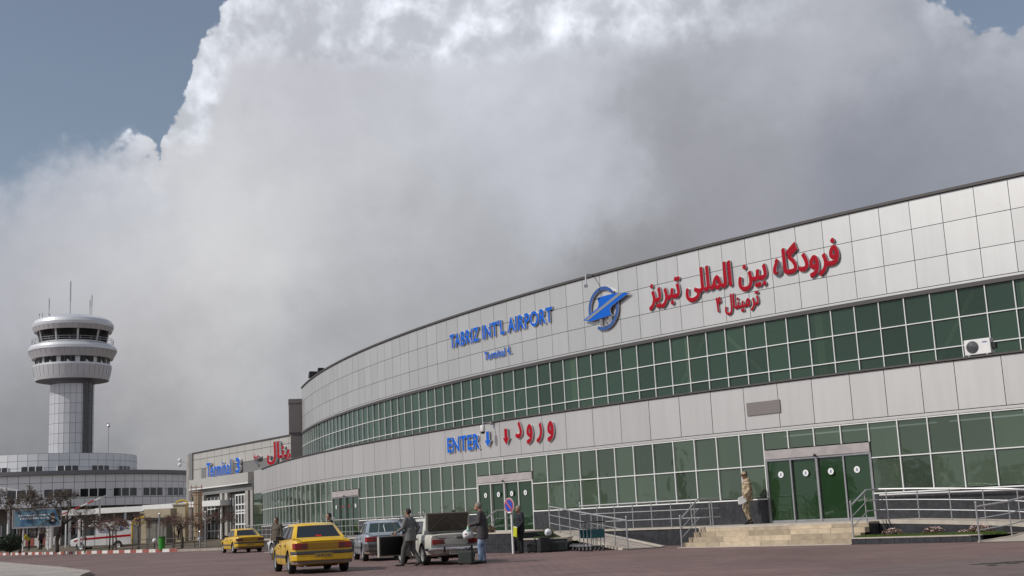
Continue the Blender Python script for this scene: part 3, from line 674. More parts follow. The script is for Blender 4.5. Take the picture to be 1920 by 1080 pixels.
# ramp on the left of the wide steps
d = Vector((1.0-3.55, 49.6-43.93, 0)); n_ = Vector((d.y, -d.x, 0)).normalized()*1.4
r0, r1 = Vector((3.55, 43.93, 0)), Vector((1.0, 49.6, 0))
rl_ = thing('ramp', 'straight stone ramp rising to the left beside the planter', 'ramp', r0)
t = MB(); q = [r0, r0+n_, r1+n_, r1]
t.hexa([(p.x, p.y, -.05) for p in q], [(p.x, p.y, z) for p, z in zip(q, (.012, .012, .66, .66))]); off(t, r0).build('base_wall', M['plinth'], rl_)
t = MB(); q = [r0, r0+n_, r1+n_, r1]; t.hexa([(p.x, p.y, z) for p, z in zip(q, (.013, .013, .661, .661))], [(p.x, p.y, z) for p, z in zip(q, (.035, .035, .685, .685))]); off(t, r0).build('surface', M['ramp'], rl_)
t = MB(); w_ = n_.normalized()*.16
for s0 in (r0-w_, r0+n_): q = [s0, s0+w_, s0+w_+(r1-r0), s0+(r1-r0)]; t.hexa([(p.x, p.y, z) for p, z in zip(q, (-.04, -.04, .59, .59))], [(p.x, p.y, z) for p, z in zip(q, (.06, .06, .71, .71))])
off(t, r0).build('edge_coping', M['cop'], rl_)
# ramp on the right: upper run, turn, lower run
def Ak(k, o, z=0.): return Vector(A(k, o, z))
inner = [(2.64, 2.55, .655), (1.6, 2.55, .61), (.6, 2.55, .56), (-.4, 2.55, .50), (-1.2, 2.55, .445), (-1.75, 2.62, .39), (-2.0, 2.95, .32), (-1.97, 3.5, .22), (-1.65, 4.2, .11), (-1.08, 5.0, .012)]
outer = [(2.64, .1, .655), (1.6, .1, .61), (.6, .1, .56), (-.4, .1, .50), (-2.0, .1, .45), (-3.6, .15, .39), (-4.6, 1.6, .32), (-4.6, 3.2, .22), (-3.6, 4.6, .11), (-2.3, 5.15, .012)]
rr = thing('ramp', 'curved stone ramp turning round the flower bed at the right', 'ramp', Ak(-1, 3))
t = MB(); RO = Ak(-1, 3)
for i in range(len(inner)-1):
    a, b, c, e = Ak(*inner[i]), Ak(*inner[i+1]), Ak(*outer[i+1]), Ak(*outer[i])
    t.quad(a, b, c, e)
    for p, q in ((a, b), (e, c)): t.quad((p.x, p.y, -.05), (q.x, q.y, -.05), q, p)
off(t, RO).build('surface', M['ramp'], rr)
t = MB()
for i in range(len(inner)-1):
    (k0, o0, z0), (k1, o1, z1) = inner[i], inner[i+1]
    d = (Ak(k1, o1)-Ak(k0, o0)).normalized(); s = Vector((d.y, -d.x, 0))*.14
    if s.dot(Ak(outer[i][0], outer[i][1])-Ak(k0, o0)) > 0: s = -s
    a, b = Ak(k0, o0), Ak(k1, o1); t.hexa([(p.x, p.y, z-.09) for p, z in ((a, z0), (b, z1), (b+s, z1), (a+s, z0))], [(p.x, p.y, z+.03) for p, z in ((a, z0), (b, z1), (b+s, z1), (a+s, z0))])
off(t, RO).build('edge_coping', M['cop'], rr)
t = MB()
for i in range(8):
    a, b = Ak(*inner[i]), Ak(*inner[i+1]); s = (nrm(0)*.13)
    L_ = [a, b]; d = (b-a).normalized(); s = Vector((d.y, -d.x, 0))*.12
    if s.dot(Ak(outer[i][0], outer[i][1])-a) > 0: s = -s
    t.hexa([(p.x, p.y, -.05) for p in (a, b, b+s, a+s)], [(a.x, a.y, inner[i][2]-.092), (b.x, b.y, inner[i+1][2]-.092), ((b+s).x, (b+s).y, inner[i+1][2]-.092), ((a+s).x, (a+s).y, inner[i][2]-.092)])
off(t, RO).build('retaining_wall', M['plinth'], rr)
# flower bed on the right
fbp = [(2.62, 4.42), (1.5, 4.45), (.4, 4.5), (-.5, 4.6), (-1.0, 4.75), (-1.45, 4.2), (-1.82, 3.4), (-1.9, 3.0), (-1.6, 2.72), (0, 2.7), (2.62, 2.7)]
fb = thing('planter', 'low dark granite planter with flowers right of the wide steps', 'planter', Ak(1, 4)); FO = Ak(1, 4)
t = MB(); t.add([Ak(k, o, .19) for k, o in fbp], [tuple(range(len(fbp)))]); off(t, FO).build('soil', M['soil'], fb)
t = MB(); k = 2.62
while k > -.95: k2 = max(k-.42, -1.0); t.hexa([Ak(a, b, -.02) for a, b in ((k-.006, 4.45), (k2+.006, 4.45), (k2+.006, 4.62), (k-.006, 4.62))], [Ak(a, b, .17) for a, b in ((k-.006, 4.45), (k2+.006, 4.45), (k2+.006, 4.62), (k-.006, 4.62))]); k = k2
off(t, FO).build('front_wall', M['plinth'], fb)
t = MB(); t.hexa([Ak(a, b, .17) for a, b in ((2.64, 4.40), (-.98, 4.40), (-1.0, 4.65), (2.64, 4.65))], [Ak(a, b, .205) for a, b in ((2.64, 4.40), (-.98, 4.40), (-1.0, 4.65), (2.64, 4.65))]); off(t, FO).build('coping', M['cop'], fb)
# left planters: tall one and low one
def planter(label, fp, zt, zs, cop=.05):
    c = Ak(*fp[0]); p = thing('planter', label, 'planter', c); P = [Ak(k, o) for k, o in fp]
    t = MB(); t.add([(q.x, q.y, zs) for q in P], [tuple(range(len(P)))]); off(t, c).build('soil', M['soil'], p)
    cen = sum(P, Vector())/len(P); m1, m2 = MB(), MB()
    for i in range(len(P)):
        a, b = P[i], P[(i+1) % len(P)]; L = (b-a).length; d = (b-a).normalized(); s = Vector((-d.y, d.x, 0))
        if s.dot(cen-a) < 0: s = -s
        nseg = max(1, round(L/.9))
        for j in range(nseg):
            q0 = a+d*(L*j/nseg+.004); q1 = a+d*(L*(j+1)/nseg-.004)
            for (za, zb) in ((-.02, zt*.42-.003), (zt*.42+.003, zt-cop)): m1.hexa([(v.x, v.y, za) for v in (q0, q1, q1+s*.14, q0+s*.14)], [(v.x, v.y, zb) for v in (q0, q1, q1+s*.14, q0+s*.14)], rg.random())
        e = d*.0; m2.hexa([(v.x, v.y, zt-cop) for v in (a-s*.03, b-s*.03, b+s*.2, a+s*.2)], [(v.x, v.y, zt+.001*i) for v in (a-s*.03, b-s*.03, b+s*.2, a+s*.2)])
    off(m1, c).build('wall', M['plinth'], p, fix=False); off(m2, c).build('coping', M['cop'], p); return p
planter('tall dark granite planter behind the round traffic sign', [(18.45, 6.15), (14.45, 6.2), (14.45, 4.2), (15.65, 3.42), (18.45, 3.42)], .76, .70)
planter('lower dark granite planter behind the luggage trolleys', [(14.40, 6.0), (13.1, 5.85), (12.7, 5.3), (13.3, 4.4), (14.40, 4.32)], .50, .46)

# ------------------------------------------------------------------ railings
def railing(name, label, base, posts=None, h=.95, mids=(.62, .31), spacing=1.15, group=None, ends=True):
    P = [Vector(p) for p in base]; o = thing(name, label, 'railing', tuple(P[0]), group=group); O = P[0].copy()
    up = Vector((0, 0, 1))
    t = MB(); t.tube([p+up*h-O for p in P], .030, 8); t.build('handrail', M['steel'], o, True)
    for m_ in mids: t = MB(); t.tube([p+up*m_-O for p in P], .016, 6); t.build('mid_rail', M['steel'], o, True)
    L = [0]
    for a, b in zip(P, P[1:]): L.append(L[-1]+(b-a).length)
    n = max(1, round(L[-1]/spacing)); first = None
    for i in range(n+1):
        s = L[-1]*i/n
        for j in range(len(P)-1):
            if s <= L[j+1]+1e-6: u = (s-L[j])/max(1e-6, L[j+1]-L[j]); q = P[j].lerp(P[j+1], u); break
        t = MB(); end = ends and i in (0, n)
        t.tube([q-O+Vector((0, 0, -.02)), q-O+up*(h+(.10 if end else -.01))], .026 if end else .02, 8)
        if end: t.ball(q-O+up*(h+.12), .035, 8)
        t.build('post', M['steel'], o, True)
    return o
def PL(*a): return [A(*p) for p in a]
railing('handrail_fence', 'steel railing from the right side of the wide steps along the curved ramp', PL((2.7, 4.3, .2), (2.7, 3.25, .66), (2.62, 2.6, .68), (1.6, 2.6, .64), (.6, 2.6, .59), (-.4, 2.6, .53), (-1.2, 2.6, .475), (-1.7, 2.68, .42), (-1.93, 3.0, .35), (-1.9, 3.5, .25), (-1.6, 4.2, .13), (-1.06, 5.0, .02)), spacing=1.0)
railing('handrail_fence', 'steel railing from the left side of the wide steps back along the raised walkway', PL((8.63, 4.3, 0), (8.63, 3.25, .66), (8.7, 1.95, .66), (11, 1.95, .66), (13, 1.95, .66), (15.2, 1.95, .66)), spacing=1.0)
railing('handrail_fence', 'steel railing along the outer edge of the straight ramp', [(3.6, 43.95, .05), (2.33, 46.8, .37), (1.05, 49.6, .70)], spacing=.95)
railing('handrail_fence', 'short sloping steel railing behind the tall planter', PL((18.62, 4.3, .05), (18.62, 3.25, .66), (18.62, 2.4, .66)), spacing=.9)
railing('handrail_fence', 'sloping steel railing on the left side of the second door steps', PL((25.35, 4.2, .05), (25.35, 3.2, .66), (25.4, 2.1, .66)), spacing=.9)
railing('handrail_fence', 'long level steel railing between the second and third doors', PL(*[(26+i*1.8, 1.95, ZF) for i in range(6)]), spacing=1.1)
railing('handrail_fence', 'distant steel railing left of the third door', PL(*[(41.5+i*2.5, 1.55, ZF) for i in range(7)]), spacing=1.3)
# wall mounted rail at the right
wr = thing('wall_handrail', 'pale handrail fixed to the dark granite beside the curved ramp', 'railing', A(3.9, .2, 1.4))
t = MB(); O = Vector(A(3.9, .2, 1.4)); t.tube([Vector(A(k, .2, 1.45-.012*max(0, 3-k)))-O for k in (3.75, 3, 2, 1, 0, -1, -2, -3, -4, -5)], .032, 8); t.build('rail', M['steel'], wr, True)
for k in (3.3, 1.5, -.3, -2.1, -3.9): t = MB(); t.tube([Vector(A(k, .06, 1.36))-O, Vector(A(k, .2, 1.38))-O, Vector(A(k, .2, 1.44-.012*max(0, 3-k)))-O], .012, 6); t.build('bracket', M['steel_d'], wr)

# ------------------------------------------------------------------ plants in the beds
def leafball(mb, c, rx, ry, rz, n, s, rg, flat=False, shell=.0):
    for _ in range(n):
        while True:
            p = Vector((rg.uniform(-1, 1), rg.uniform(-1, 1), rg.uniform(-1, 1)))
            if shell < p.length <= 1: break
        p = Vector((c[0]+p.x*rx, c[1]+p.y*ry, c[2]+p.z*rz)); a = Vector((rg.gauss(0, 1), rg.gauss(0, 1), rg.gauss(0, 1))).normalized()*s*rg.uniform(.6, 1.3)
        b = a.orthogonal().normalized()*a.length*.5; q = rg.random(); mb.add([p-a, p+b, p+a, p-b], [(0, 1, 2, 3)], q)
M['leaf'] = mat('garden_leaves', (.055, .10, .03), .7, attr=1.)
M['leaf_dk'] = mat('dark_evergreen', (.022, .04, .02), .75, attr=1.1)
M['petal'] = mat('pale_petals', (.55, .40, .38), .7, attr=.6)
M['leaf_dry'] = mat('brown_stems', (.13, .085, .05), .8, attr=.7)
rg = random.Random(21)
for i, (k, o, s) in enumerate(((1.72, 3.9, 1.), (.55, 3.9, 1.), (-.75, 3.95, 1.15), (-.15, 3.6, .5))):
    p = Ak(k, o, .19); fp = thing('flower_clump', ['leftmost flower clump in the low right planter', 'middle flower clump in the low right planter', 'largest flower clump nearest the ramp turn', 'small sprig between two flower clumps'][i], 'flowers', p, group='flower clumps in the right planter')
    mb = MB(); leafball(mb, (0, 0, .11*s), .34*s, .2*s, .12*s, int(420*s), .035, rg); mb.build('leaves', M['leaf_dry'], fp, fix=False)
    mb = MB(); leafball(mb, (0, 0, .17*s), .3*s, .18*s, .09*s, int(110*s), .03, rg); mb.build('blossoms', M['petal'], fp, fix=False)
mb = MB()
for (c, rx, ry) in ((Ak(1.9, 4.1, .2), 1.0, .25), (Ak(.5, 4.1, .2), 1.0, .22), (Ak(-.8, 4.2, .2), .8, .25), (Ak(13.8, 5.3, .47), .5, .3), (Ak(13.3, 5.35, .47), .3, .2)):
    for _ in range(1500):
        a = rg.uniform(0, 2*pi); r = sqrt(rg.random()); x = c[0]+rx*r*cos(a)*.7-ry*r*sin(a)*.7; y = c[1]+rx*r*cos(a)*-.7-ry*r*sin(a)*.7; h = rg.uniform(.03, .09); q = rg.random(); w = rg.uniform(-.02, .02)
        mb.add([(x-.008, y, c[2]-.01), (x+.008, y, c[2]-.01), (x+w, y+rg.uniform(-.02, .02), c[2]+h)], [(0, 1, 2)], q)
tag(mb.build('planter_grass', M['grass'], fix=False), kind='stuff')
for i, (k, o) in enumerate(((17.6, 5.7), (16.9, 5.7), (16.1, 5.75))):
    p = Ak(k, o, .70); fp = tag(thing('dry_shrub', ['left round dry shrub in the tall planter', 'middle round dry shrub in the tall planter', 'right round dry shrub behind the traffic sign pole'][i], 'shrub', p, group='dry shrubs in the tall planter'))
    mb = MB(); leafball(mb, (0, 0, .15), .2, .2, .16, 420, .03, rg); mb.build('twigs', M['leaf_dry'], fp, fix=False)
p = Ak(14.0, 4.9, .46); fp = thing('yucca_plant', 'spiky green plant right behind the man with the yellow folder', 'plant', p)
mb = MB()
for i in range(60):
    a = rg.uniform(0, 2*pi); e = rg.uniform(.2, 1.4); L = rg.uniform(.3, .6); dv = Vector((cos(a)*cos(e), sin(a)*cos(e), sin(e)))*L; s = Vector((-sin(a), cos(a), 0))*.018
    mb.add([s*-1, s, dv*.6+s*.9, dv+Vector((0, 0, -.05)), dv*.6-s*.9], [(0, 1, 2, 3, 4)], rg.random())
mb.build('spikes', M['leaf'], fp, fix=False)
# globe lamps
M['globe'] = mat('opal_globe', (.72, .72, .74), .35)
def globe(label, p, h, r):
    g_ = thing('globe_lamp', label, 'lamp', p, group='white globe lamps'); t = MB(); t.tube([(0, 0, -.02), (0, 0, h)], .035, 10); t.box((0, 0, .01), (.14, .14, .03)); t.build('post', M['black'], g_)
    t = MB(); t.ball((0, 0, h+r*.9), r, 20); t.build('globe', M['globe'], g_, True)
    t = MB(); t.lathe([(.06, -.02), (.08, .03), (.05, .04)], (0, 0, h), 14); t.build('collar', M['black'], g_)
globe('white globe lamp at the left end of the tall planter', Ak(17.95, 5.9, .72), .06, .155)
globe('white globe lamp between the man with the folder and the trolleys', Ak(13.3, 5.62, .47), .09, .14)
globe('white globe lamp beside the green bin', (-27.7, 94.6, .2), .5, .17)
globe('white globe lamp low behind the bare trees', (-23.9, 93.0, .2), .45, .17)

# ------------------------------------------------------------------ luggage trolleys
M['teal'] = mat('teal_panel', (.015, .12, .13), .5)
def trolley(label, loc, rz, lead=True):
    o = thing('luggage_trolley', label, 'luggage trolley', loc, rz, group='nested luggage trolleys')
    t = MB()
    for y in (-.27, .27): t.tube([(-.42, y, .17), (.42, y*.8, .19), (.52, y*.6, .2)], .016, 6)
    for x in (-.35, -.12, .12, .34): t.tube([(x, -.26, .185), (x, .26, .185)], .011, 6)
    t.tube([(.52, -.16, .2), (.56, 0, .24), (.52, .16, .2)], .016, 6); t.build('platform_frame', M['steel_d'], o)
    t = MB()
    for y in (-.27, .27): t.tube([(-.42, y, .17), (-.45, y, .6), (-.5, y, .95), (-.55, y*.95, 1.0)], .015, 6)
    t.tube([(-.45, -.27, .62), (-.45, .27, .62)], .01, 6); t.tube([(-.47, -.27, .8), (-.47, .27, .8)], .01, 6)
    t.tube([(-.43, -.1, .18), (-.45, -.1, .6)], .008, 5); t.tube([(-.43, .1, .18), (-.45, .1, .6)], .008, 5); t.build('back_frame', M['steel_d'], o)
    t = MB(); t.box((-.46, 0, .60), (.03, .50, .30)); t.build('panel', M['teal'], o, bevel=.01)
    t = MB(); t.tube([(-.55, -.27, 1.0), (-.57, 0, 1.01), (-.55, .27, 1.0)], .02, 8); t.build('handle', M['black'], o)
    for x, y in ((-.36, -.25), (-.36, .25), (.42, -.08), (.42, .08)):
        w = MB(); w.lathe([(.035, -.02), (.085, -.02), (.092, 0), (.085, .02), (.035, .02)], (0, 0, 0), 16); w.v = [(x+a, y+c, .094+b) for a, b, c in w.v]; wh = w.build('wheel', M['rubber'], o)
        h = MB(); h.lathe([(0, -.022), (.045, -.022), (.045, .022), (0, .022)], (0, 0, 0), 12); h.v = [(x+a, y+c, .094+b) for a, b, c in h.v]; h.build('hub', M['steel_d'], wh)
        f = MB(); f.box((x, y, .17), (.05, .06, .04)); f.build('caster_fork', M['steel_d'], o)
for i in range(4):
    trolley(['luggage trolley with the teal panel at the front of the nested row', 'second luggage trolley of the nested row', 'third luggage trolley of the nested row', 'rearmost luggage trolley of the nested row'][i], (2.38-.12*i, 44.35+.21*i, 0), radians(116))

# ------------------------------------------------------------------ round no-parking sign
sg = thing('traffic_sign', 'round blue and red no parking sign on a white pole', 'traffic sign', (-.40, 45.85, 0))
t = MB(); t.tube([(0, 0, -.05), (.0, 0, 1.55)], .045, 12); t.build('pole', M['white'], sg)
def disc(name, r, y, m, n=32, parent=None, r0=None):
    t = MB(); R_ = [(r*cos(2*pi*i/n), y, r*sin(2*pi*i/n)+1.72) for i in range(n)]; R1 = [(a, y+.004, c) for a, b, c in R_]; t.loft([R_, R1]); t.v = [(rot2(a, b, -.85)[0]-.07, rot2(a, b, -.85)[1]-.06, c) for a, b, c in t.v]; return t.build(name, m, parent or sg)
dk = disc('disc', .26, -.02, mat('sign_red_ring', (.45, .10, .12), .5)); disc('disc_edge', .275, -.012, M['white'], parent=dk)
disc('blue_field', .205, -.026, mat('sign_field_blue', (.02, .07, .42), .5), parent=dk)
t = MB(); t.quad((-.17, -.032, 1.72+.12), (-.12, -.032, 1.72+.17), (.17, -.032, 1.72-.12), (.12, -.032, 1.72-.17)); t.v = [(rot2(a, b, -.85)[0]-.07, rot2(a, b, -.85)[1]-.06, c) for a, b, c in t.v]; t.build('slash', bpy.data.materials['sign_red_ring'], dk)
t = MB(); t.box((0, -.018, 1.47), (.18, .006, .045)); t.v = [(rot2(a, b, -.85)[0]-.07, rot2(a, b, -.85)[1]-.06, c) for a, b, c in t.v]; t.build('label_strip', M['white'], dk)

# ------------------------------------------------------------------ luggage on the ground
def suitcase(label, loc, rz, w, d, h, m):
    o = thing('suitcase', label, 'suitcase', loc, rz); t = MB(); t.box((0, 0, h/2+.03), (w, d, h)); b = t.build('shell', m, o, bevel=.035)
    t = MB(); t.tube([(-w*.2, 0, h+.03), (-w*.18, 0, h+.08), (w*.18, 0, h+.08), (w*.2, 0, h+.03)], .012, 6); t.build('handle', M['black'], o)
    t = MB(); t.box((0, 0, h*.55), (w*1.012, .012, h*.9)); t.build('zip', M['steel_d'], o)
    for x in (-w*.38, w*.38): t = MB(); t.tube([(x, -d*.3, .028), (x, d*.3, .028)], .028, 8); t.build('wheel', M['rubber'], o)
M['canvas'] = mat('black_canvas', (.018, .018, .02), .75, var=.4, vscale=6)
M['canvas_g'] = mat('dark_green_canvas', (.022, .03, .026), .75, var=.4, vscale=6)
suitcase('black suitcase standing upright behind the right rear wheel of the old white car', (-1.68, 36.55, 0), -.35, .44, .24, .36, M['canvas_g'])
suitcase('tall black suitcase beside the lower globe lamp', (.72, 45.35, 0), .3, .38, .24, .52, M['canvas'])
suitcase('dark flat suitcase between the tall black suitcase and the trolleys', (1.15, 45.55, 0), .2, .62, .28, .34, M['canvas_g'])
suitcase('small black bag at the foot of the lower planter', (.28, 45.5, 0), .1, .34, .24, .30, M['canvas'])
# ================================================================== older terminal beyond
TA = Vector((-33.3, 127, 0)); TE = Vector((.579, -.815, 0)); TN = Vector((-.815, -.579, 0))
def T3(s, o, z): p = TA+TE*s+TN*o; return (p.x, p.y, z)
TO = T3(0, 0, .5)
t3 = thing('terminal_building', 'older straight terminal with a flat grey panelled front behind the curved one', 'airport terminal', TO)
def tb(mb, s0, s1, o0, o1, z0, z1, rnd=None):
    mb.hexa([T3(s0, o0, z0), T3(s1, o0, z0), T3(s1, o1, z0), T3(s0, o1, z0)], [T3(s0, o0, z1), T3(s1, o0, z1), T3(s1, o1, z1), T3(s0, o1, z1)], rnd)
def t3p(mb, name, m, parent=None, **k): return off(mb, TO).build(name, m, parent or t3, **k)
M['t3p'] = mat('terminal_grey_panel', (.50, .485, .46), .5, .4, attr=.06, var=.06, vscale=.3)
M['t3dark'] = mat('terminal_dark_panel', (.20, .20, .20), .55, .2)
M['winglass'] = mat('dark_window_glass', (.03, .033, .035), .06, 0, spec=.8, attr=.8)
M['cabglass'] = mat('cab_glass', (.012, .016, .015), .12, 0, spec=.35)
M['stonepier'] = mat('grey_stone_pier', (.34, .32, .30), .7, var=.2, vscale=1)
rg = random.Random(3)
mb = MB(); tb(mb, .1, 60, -22, -.03, .3, 9.28); t3p(mb, 'wall', M['gap'])
mb = MB()
for (z0, z1) in ((8.57, 9.22), (7.59, 8.57), (6.56, 7.59), (5.60, 6.56)):
    s = 0
    while s < 44:
        e = s+1.9
        if not (z0 < 7 and z1 > 7 and 10.8 < s+.9 < 19.6): mb.quad(T3(s+.02, 0, z0+.02), T3(e-.02, 0, z0+.02), T3(e-.02, 0, z1-.02), T3(s+.02, 0, z1-.02), rg.random())
        s = e
t3p(mb, 'front_panels', M['t3p'], fix=False)
mb = MB(); tb(mb, 10.6, 19.8, -.02, .02, 6.58, 7.57); t3p(mb, 'dark_panel', M['t3dark'])
mb = MB(); tb(mb, 2.3, 3.5, -.02, .03, 6.58, 7.57); t3p(mb, 'window', M['t3dark'])
mb = MB(); tb(mb, -.1, 60, -.2, .08, 9.22, 9.34); t3p(mb, 'roof_coping', M['coping'])
mb = MB(); tb(mb, .3, 15.2, .01, .55, 5.62, 6.54); t3p(mb, 'fascia_box', M['t3p'])
mb = MB(); tb(mb, .3, 15.22, .01, .58, 5.53, 5.615); t3p(mb, 'white_strip', M['white'])
mb = MB(); tb(mb, .3, 15.4, -.0, .2, 4.92, 5.52); t3p(mb, 'soffit', M['t3dark'])
mb = MB(); tb(mb, -.95, .05, -1.0, .12, .3, 9.3); t3p(mb, 'corner_pier', M['t3dark'])
mb = MB(); mb.tube([T3(-1.15, -.2, .3), T3(-1.15, -.2, 9.2)], .45, 20); t3p(mb, 'corner_column', M['stonepier'], smooth=True)
for s0, s1 in ((3.1, 3.8), (7.95, 8.5), (9.15, 9.8), (14.05, 14.7), (15.2, 15.75)): mb = MB(); tb(mb, s0, s1, .0, .35, .4, 4.9); t3p(mb, 'pier', M['stonepier'])
mb = MB(); tb(mb, 14.75, 15.2, -.02, .1, .4, 4.9); t3p(mb, 'pier_infill', M['t3dark'])
for s0, s1, z0, z1 in ((.6, 3.0, 2.8, 4.5), (4.0, 7.8, 2.4, 4.6), (4.0, 7.8, .7, 2.1), (9.9, 11.1, .8, 4.4)):
    mb = MB(); tb(mb, s0, s1, -.02, .02, z0, z1, .4); w = t3p(mb, 'window', M['winglass'])
    mb = MB(); n = max(2, int((s1-s0)/.8))
    for i in range(n+1): q = s0+(s1-s0)*i/n; tb(mb, q-.04, q+.04, .02, .07, z0, z1)
    tb(mb, s0, s1, .021, .065, (z0+z1)/2-.04, (z0+z1)/2+.04); t3p(mb, 'window_frame', M['frame'], w)
mb = MB(); tb(mb, 11.2, 14.0, .0, .04, .8, 4.65, .5); w = t3p(mb, 'door', M['winglass'])
mb = MB()
for q in (11.2, 11.9, 12.6, 13.3, 14.0): tb(mb, q-.07, q+.07, .05, .13, .8, 4.65)
for z in (1.9, 2.9, 3.15, 3.7, 4.6): tb(mb, 11.2, 14.0, .051, .12, z-.06, z+.06)
t3p(mb, 'door_frame', M['white'], w)
def t3text(body, s0, s1, z0, z1, name, label, face, offs=.02):
    vs, fs = text_mesh(body, 1., offs, .5); x0 = min(v.x for v in vs); x1 = max(v.x for v in vs); y0 = min(v.y for v in vs); y1 = max(v.y for v in vs)
    B_ = T3((s0+s1)/2, 0, z0); t = MB()
    for v in vs:
        p = T3(s0+(s1-s0)*(v.x-x0)/(x1-x0), .1+.22*(v.z+.5), z0+(z1-z0)*(v.y-y0)/(y1-y0)); t.v.append((p[0]-B_[0], p[1]-B_[1], p[2]-B_[2]))
    for f, fr in fs: t.f.append(f); t.mi.append(0 if fr else 1); t.rv.append(.5)
    tag(t.build(name, [face, M['signside']], None, loc=B_, fix=False), label, 'sign lettering')
t3text('Terminal', 4.45, 10.65, 6.62, 8.0, 'terminal_sign', 'blue word Terminal on the older terminal behind', M['blue'])
t3text('3', 11.75, 12.75, 6.62, 8.05, 'terminal_sign', 'blue number 3 beside the blue word Terminal on the older building', M['blue'], .03)
t3text('\u06f3', 16.0, 17.35, 7.2, 8.2, 'terminal_sign', 'small red Persian numeral on the older terminal behind', M['red'], .04)
t3text(TERM, 18.9, 27.5, 6.9, 8.9, 'terminal_sign', 'red Persian word for terminal partly hidden by the curved building', M['red'], .03)
# steps rail in front of it
railing('handrail_fence', 'sloping white stair rail in front of the older terminal', [T3(1.0, 4.2, .6), T3(4.4, 2.6, 1.7)], mids=(.5,), spacing=1.3)
railing('handrail_fence', 'second sloping stair rail nearer the yellow taxi', [T3(9.6, 5.2, .6), T3(12.4, 3.0, 1.7)], mids=(.5,), spacing=1.3)
sc3 = thing('security_camera', 'small white camera on the corner pier of the older terminal', 'camera', T3(-1.3, .1, 8.5)); t = MB(); t.tube([(0, 0, 0), (-.7, -.2, 0)], .04, 6); t.build('arm', M['white'], sc3)
t = MB(); t.ball((-.75, -.22, .2), .2, 10); t.ball((-.75, -.22, -.28), .2, 10); t.build('housing', M['white'], sc3)

# ================================================================== round control building and tower
CB = Vector((-63.5, 165, .6)); toC = atan2(-CB.y, -CB.x)     # angle towards the camera
ann = thing('control_building', 'round two tier building with silver cladding at the foot of the control tower', 'control building', CB)
M['clad'] = mat('silver_cladding', (.80, .81, .83), .38, .2, var=.08, vscale=.25, attr=.05)
M['clad_dk'] = mat('dark_cladding', (.21, .21, .225), .5, .4)
def ring_panels(mb, c, R, z0, z1, a0, a1, n, rows, rg):
    for i in range(n):
        b0 = a0+(a1-a0)*i/n; b1 = a0+(a1-a0)*(i+1)/n; e = .02/R
        for j in range(rows):
            q0 = z0+(z1-z0)*j/rows+.02; q1 = z0+(z1-z0)*(j+1)/rows-.02
            mb.quad((c[0]+R*cos(b0+e), c[1]+R*sin(b0+e), q0), (c[0]+R*cos(b1-e), c[1]+R*sin(b1-e), q0), (c[0]+R*cos(b1-e), c[1]+R*sin(b1-e), q1), (c[0]+R*cos(b0+e), c[1]+R*sin(b0+e), q1), rg.random())
R1 = 21.5
mb = MB(); mb.lathe([(R1-.06, 4.4), (R1-.06, 8.2)], (0, 0, 0), 128); mb.build('panel_backing', M['gap'], ann, True)
mb = MB(); ring_panels(mb, (0, 0, 0), R1, 4.4, 8.15, 0, 2*pi, 110, 4, rg); mb.build('lower_cladding', M['clad'], ann, fix=False)
mb = MB(); mb.lathe([(R1-.5, 8.0), (R1+.35, 8.12), (R1+.35, 8.58), (R1-.6, 8.62), (0, 8.7)], (0, 0, 0), 128); mb.build('roof_rim', M['clad_dk'], ann, True)
mb = MB(); mb.lathe([(R1-.02, 4.36), (R1-.02, 4.4), ], (0, 0, 0), 128); mb.lathe([(R1, 4.38), (R1-3.2, 4.38)], (0, 0, 0), 128); mb.build('soffit', M['clad_dk'], ann)
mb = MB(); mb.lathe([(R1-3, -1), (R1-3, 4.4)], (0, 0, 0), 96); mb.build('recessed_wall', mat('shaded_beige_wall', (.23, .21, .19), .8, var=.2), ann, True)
for i in range(28):
    a = toC+(i-14)*.16
    mb = MB(); mb.tube([((R1-.6)*cos(a), (R1-.6)*sin(a), -.8), ((R1-.6)*cos(a), (R1-.6)*sin(a), 4.4)], .16, 8); mb.build('column', M['white'], ann)
def strip_window(c, R, a, half, z0, z1, par):
    mb = MB(); n = 9
    for i in range(n):
        b0 = a-half+2*half*i/n; b1 = a-half+2*half*(i+1)/n
        mb.quad((c[0]+R*cos(b0), c[1]+R*sin(b0), z0), (c[0]+R*cos(b1), c[1]+R*sin(b1), z0), (c[0]+R*cos(b1), c[1]+R*sin(b1), z1), (c[0]+R*cos(b0), c[1]+R*sin(b0), z1), rg.random())
    w = mb.build('window', M['winglass'], par, fix=False)
    mb = MB()
    for i in range(4): b = a-half+2*half*i/3; mb.tube([(c[0]+(R+.02)*cos(b), c[1]+(R+.02)*sin(b), z0), (c[0]+(R+.02)*cos(b), c[1]+(R+.02)*sin(b), z1)], .07, 4)
    mb.build('window_frame', M['clad'], w)
for j in range(-9, 9): strip_window((0, 0, 0), R1+.05, toC+(j+.5)*.185, .0735, 5.5, 6.42, ann)
for j in range(-6, 7):
    strip_window((0, 0, 0), R1-2.9, toC+j*.2, .07, 1.2, 2.6, ann)
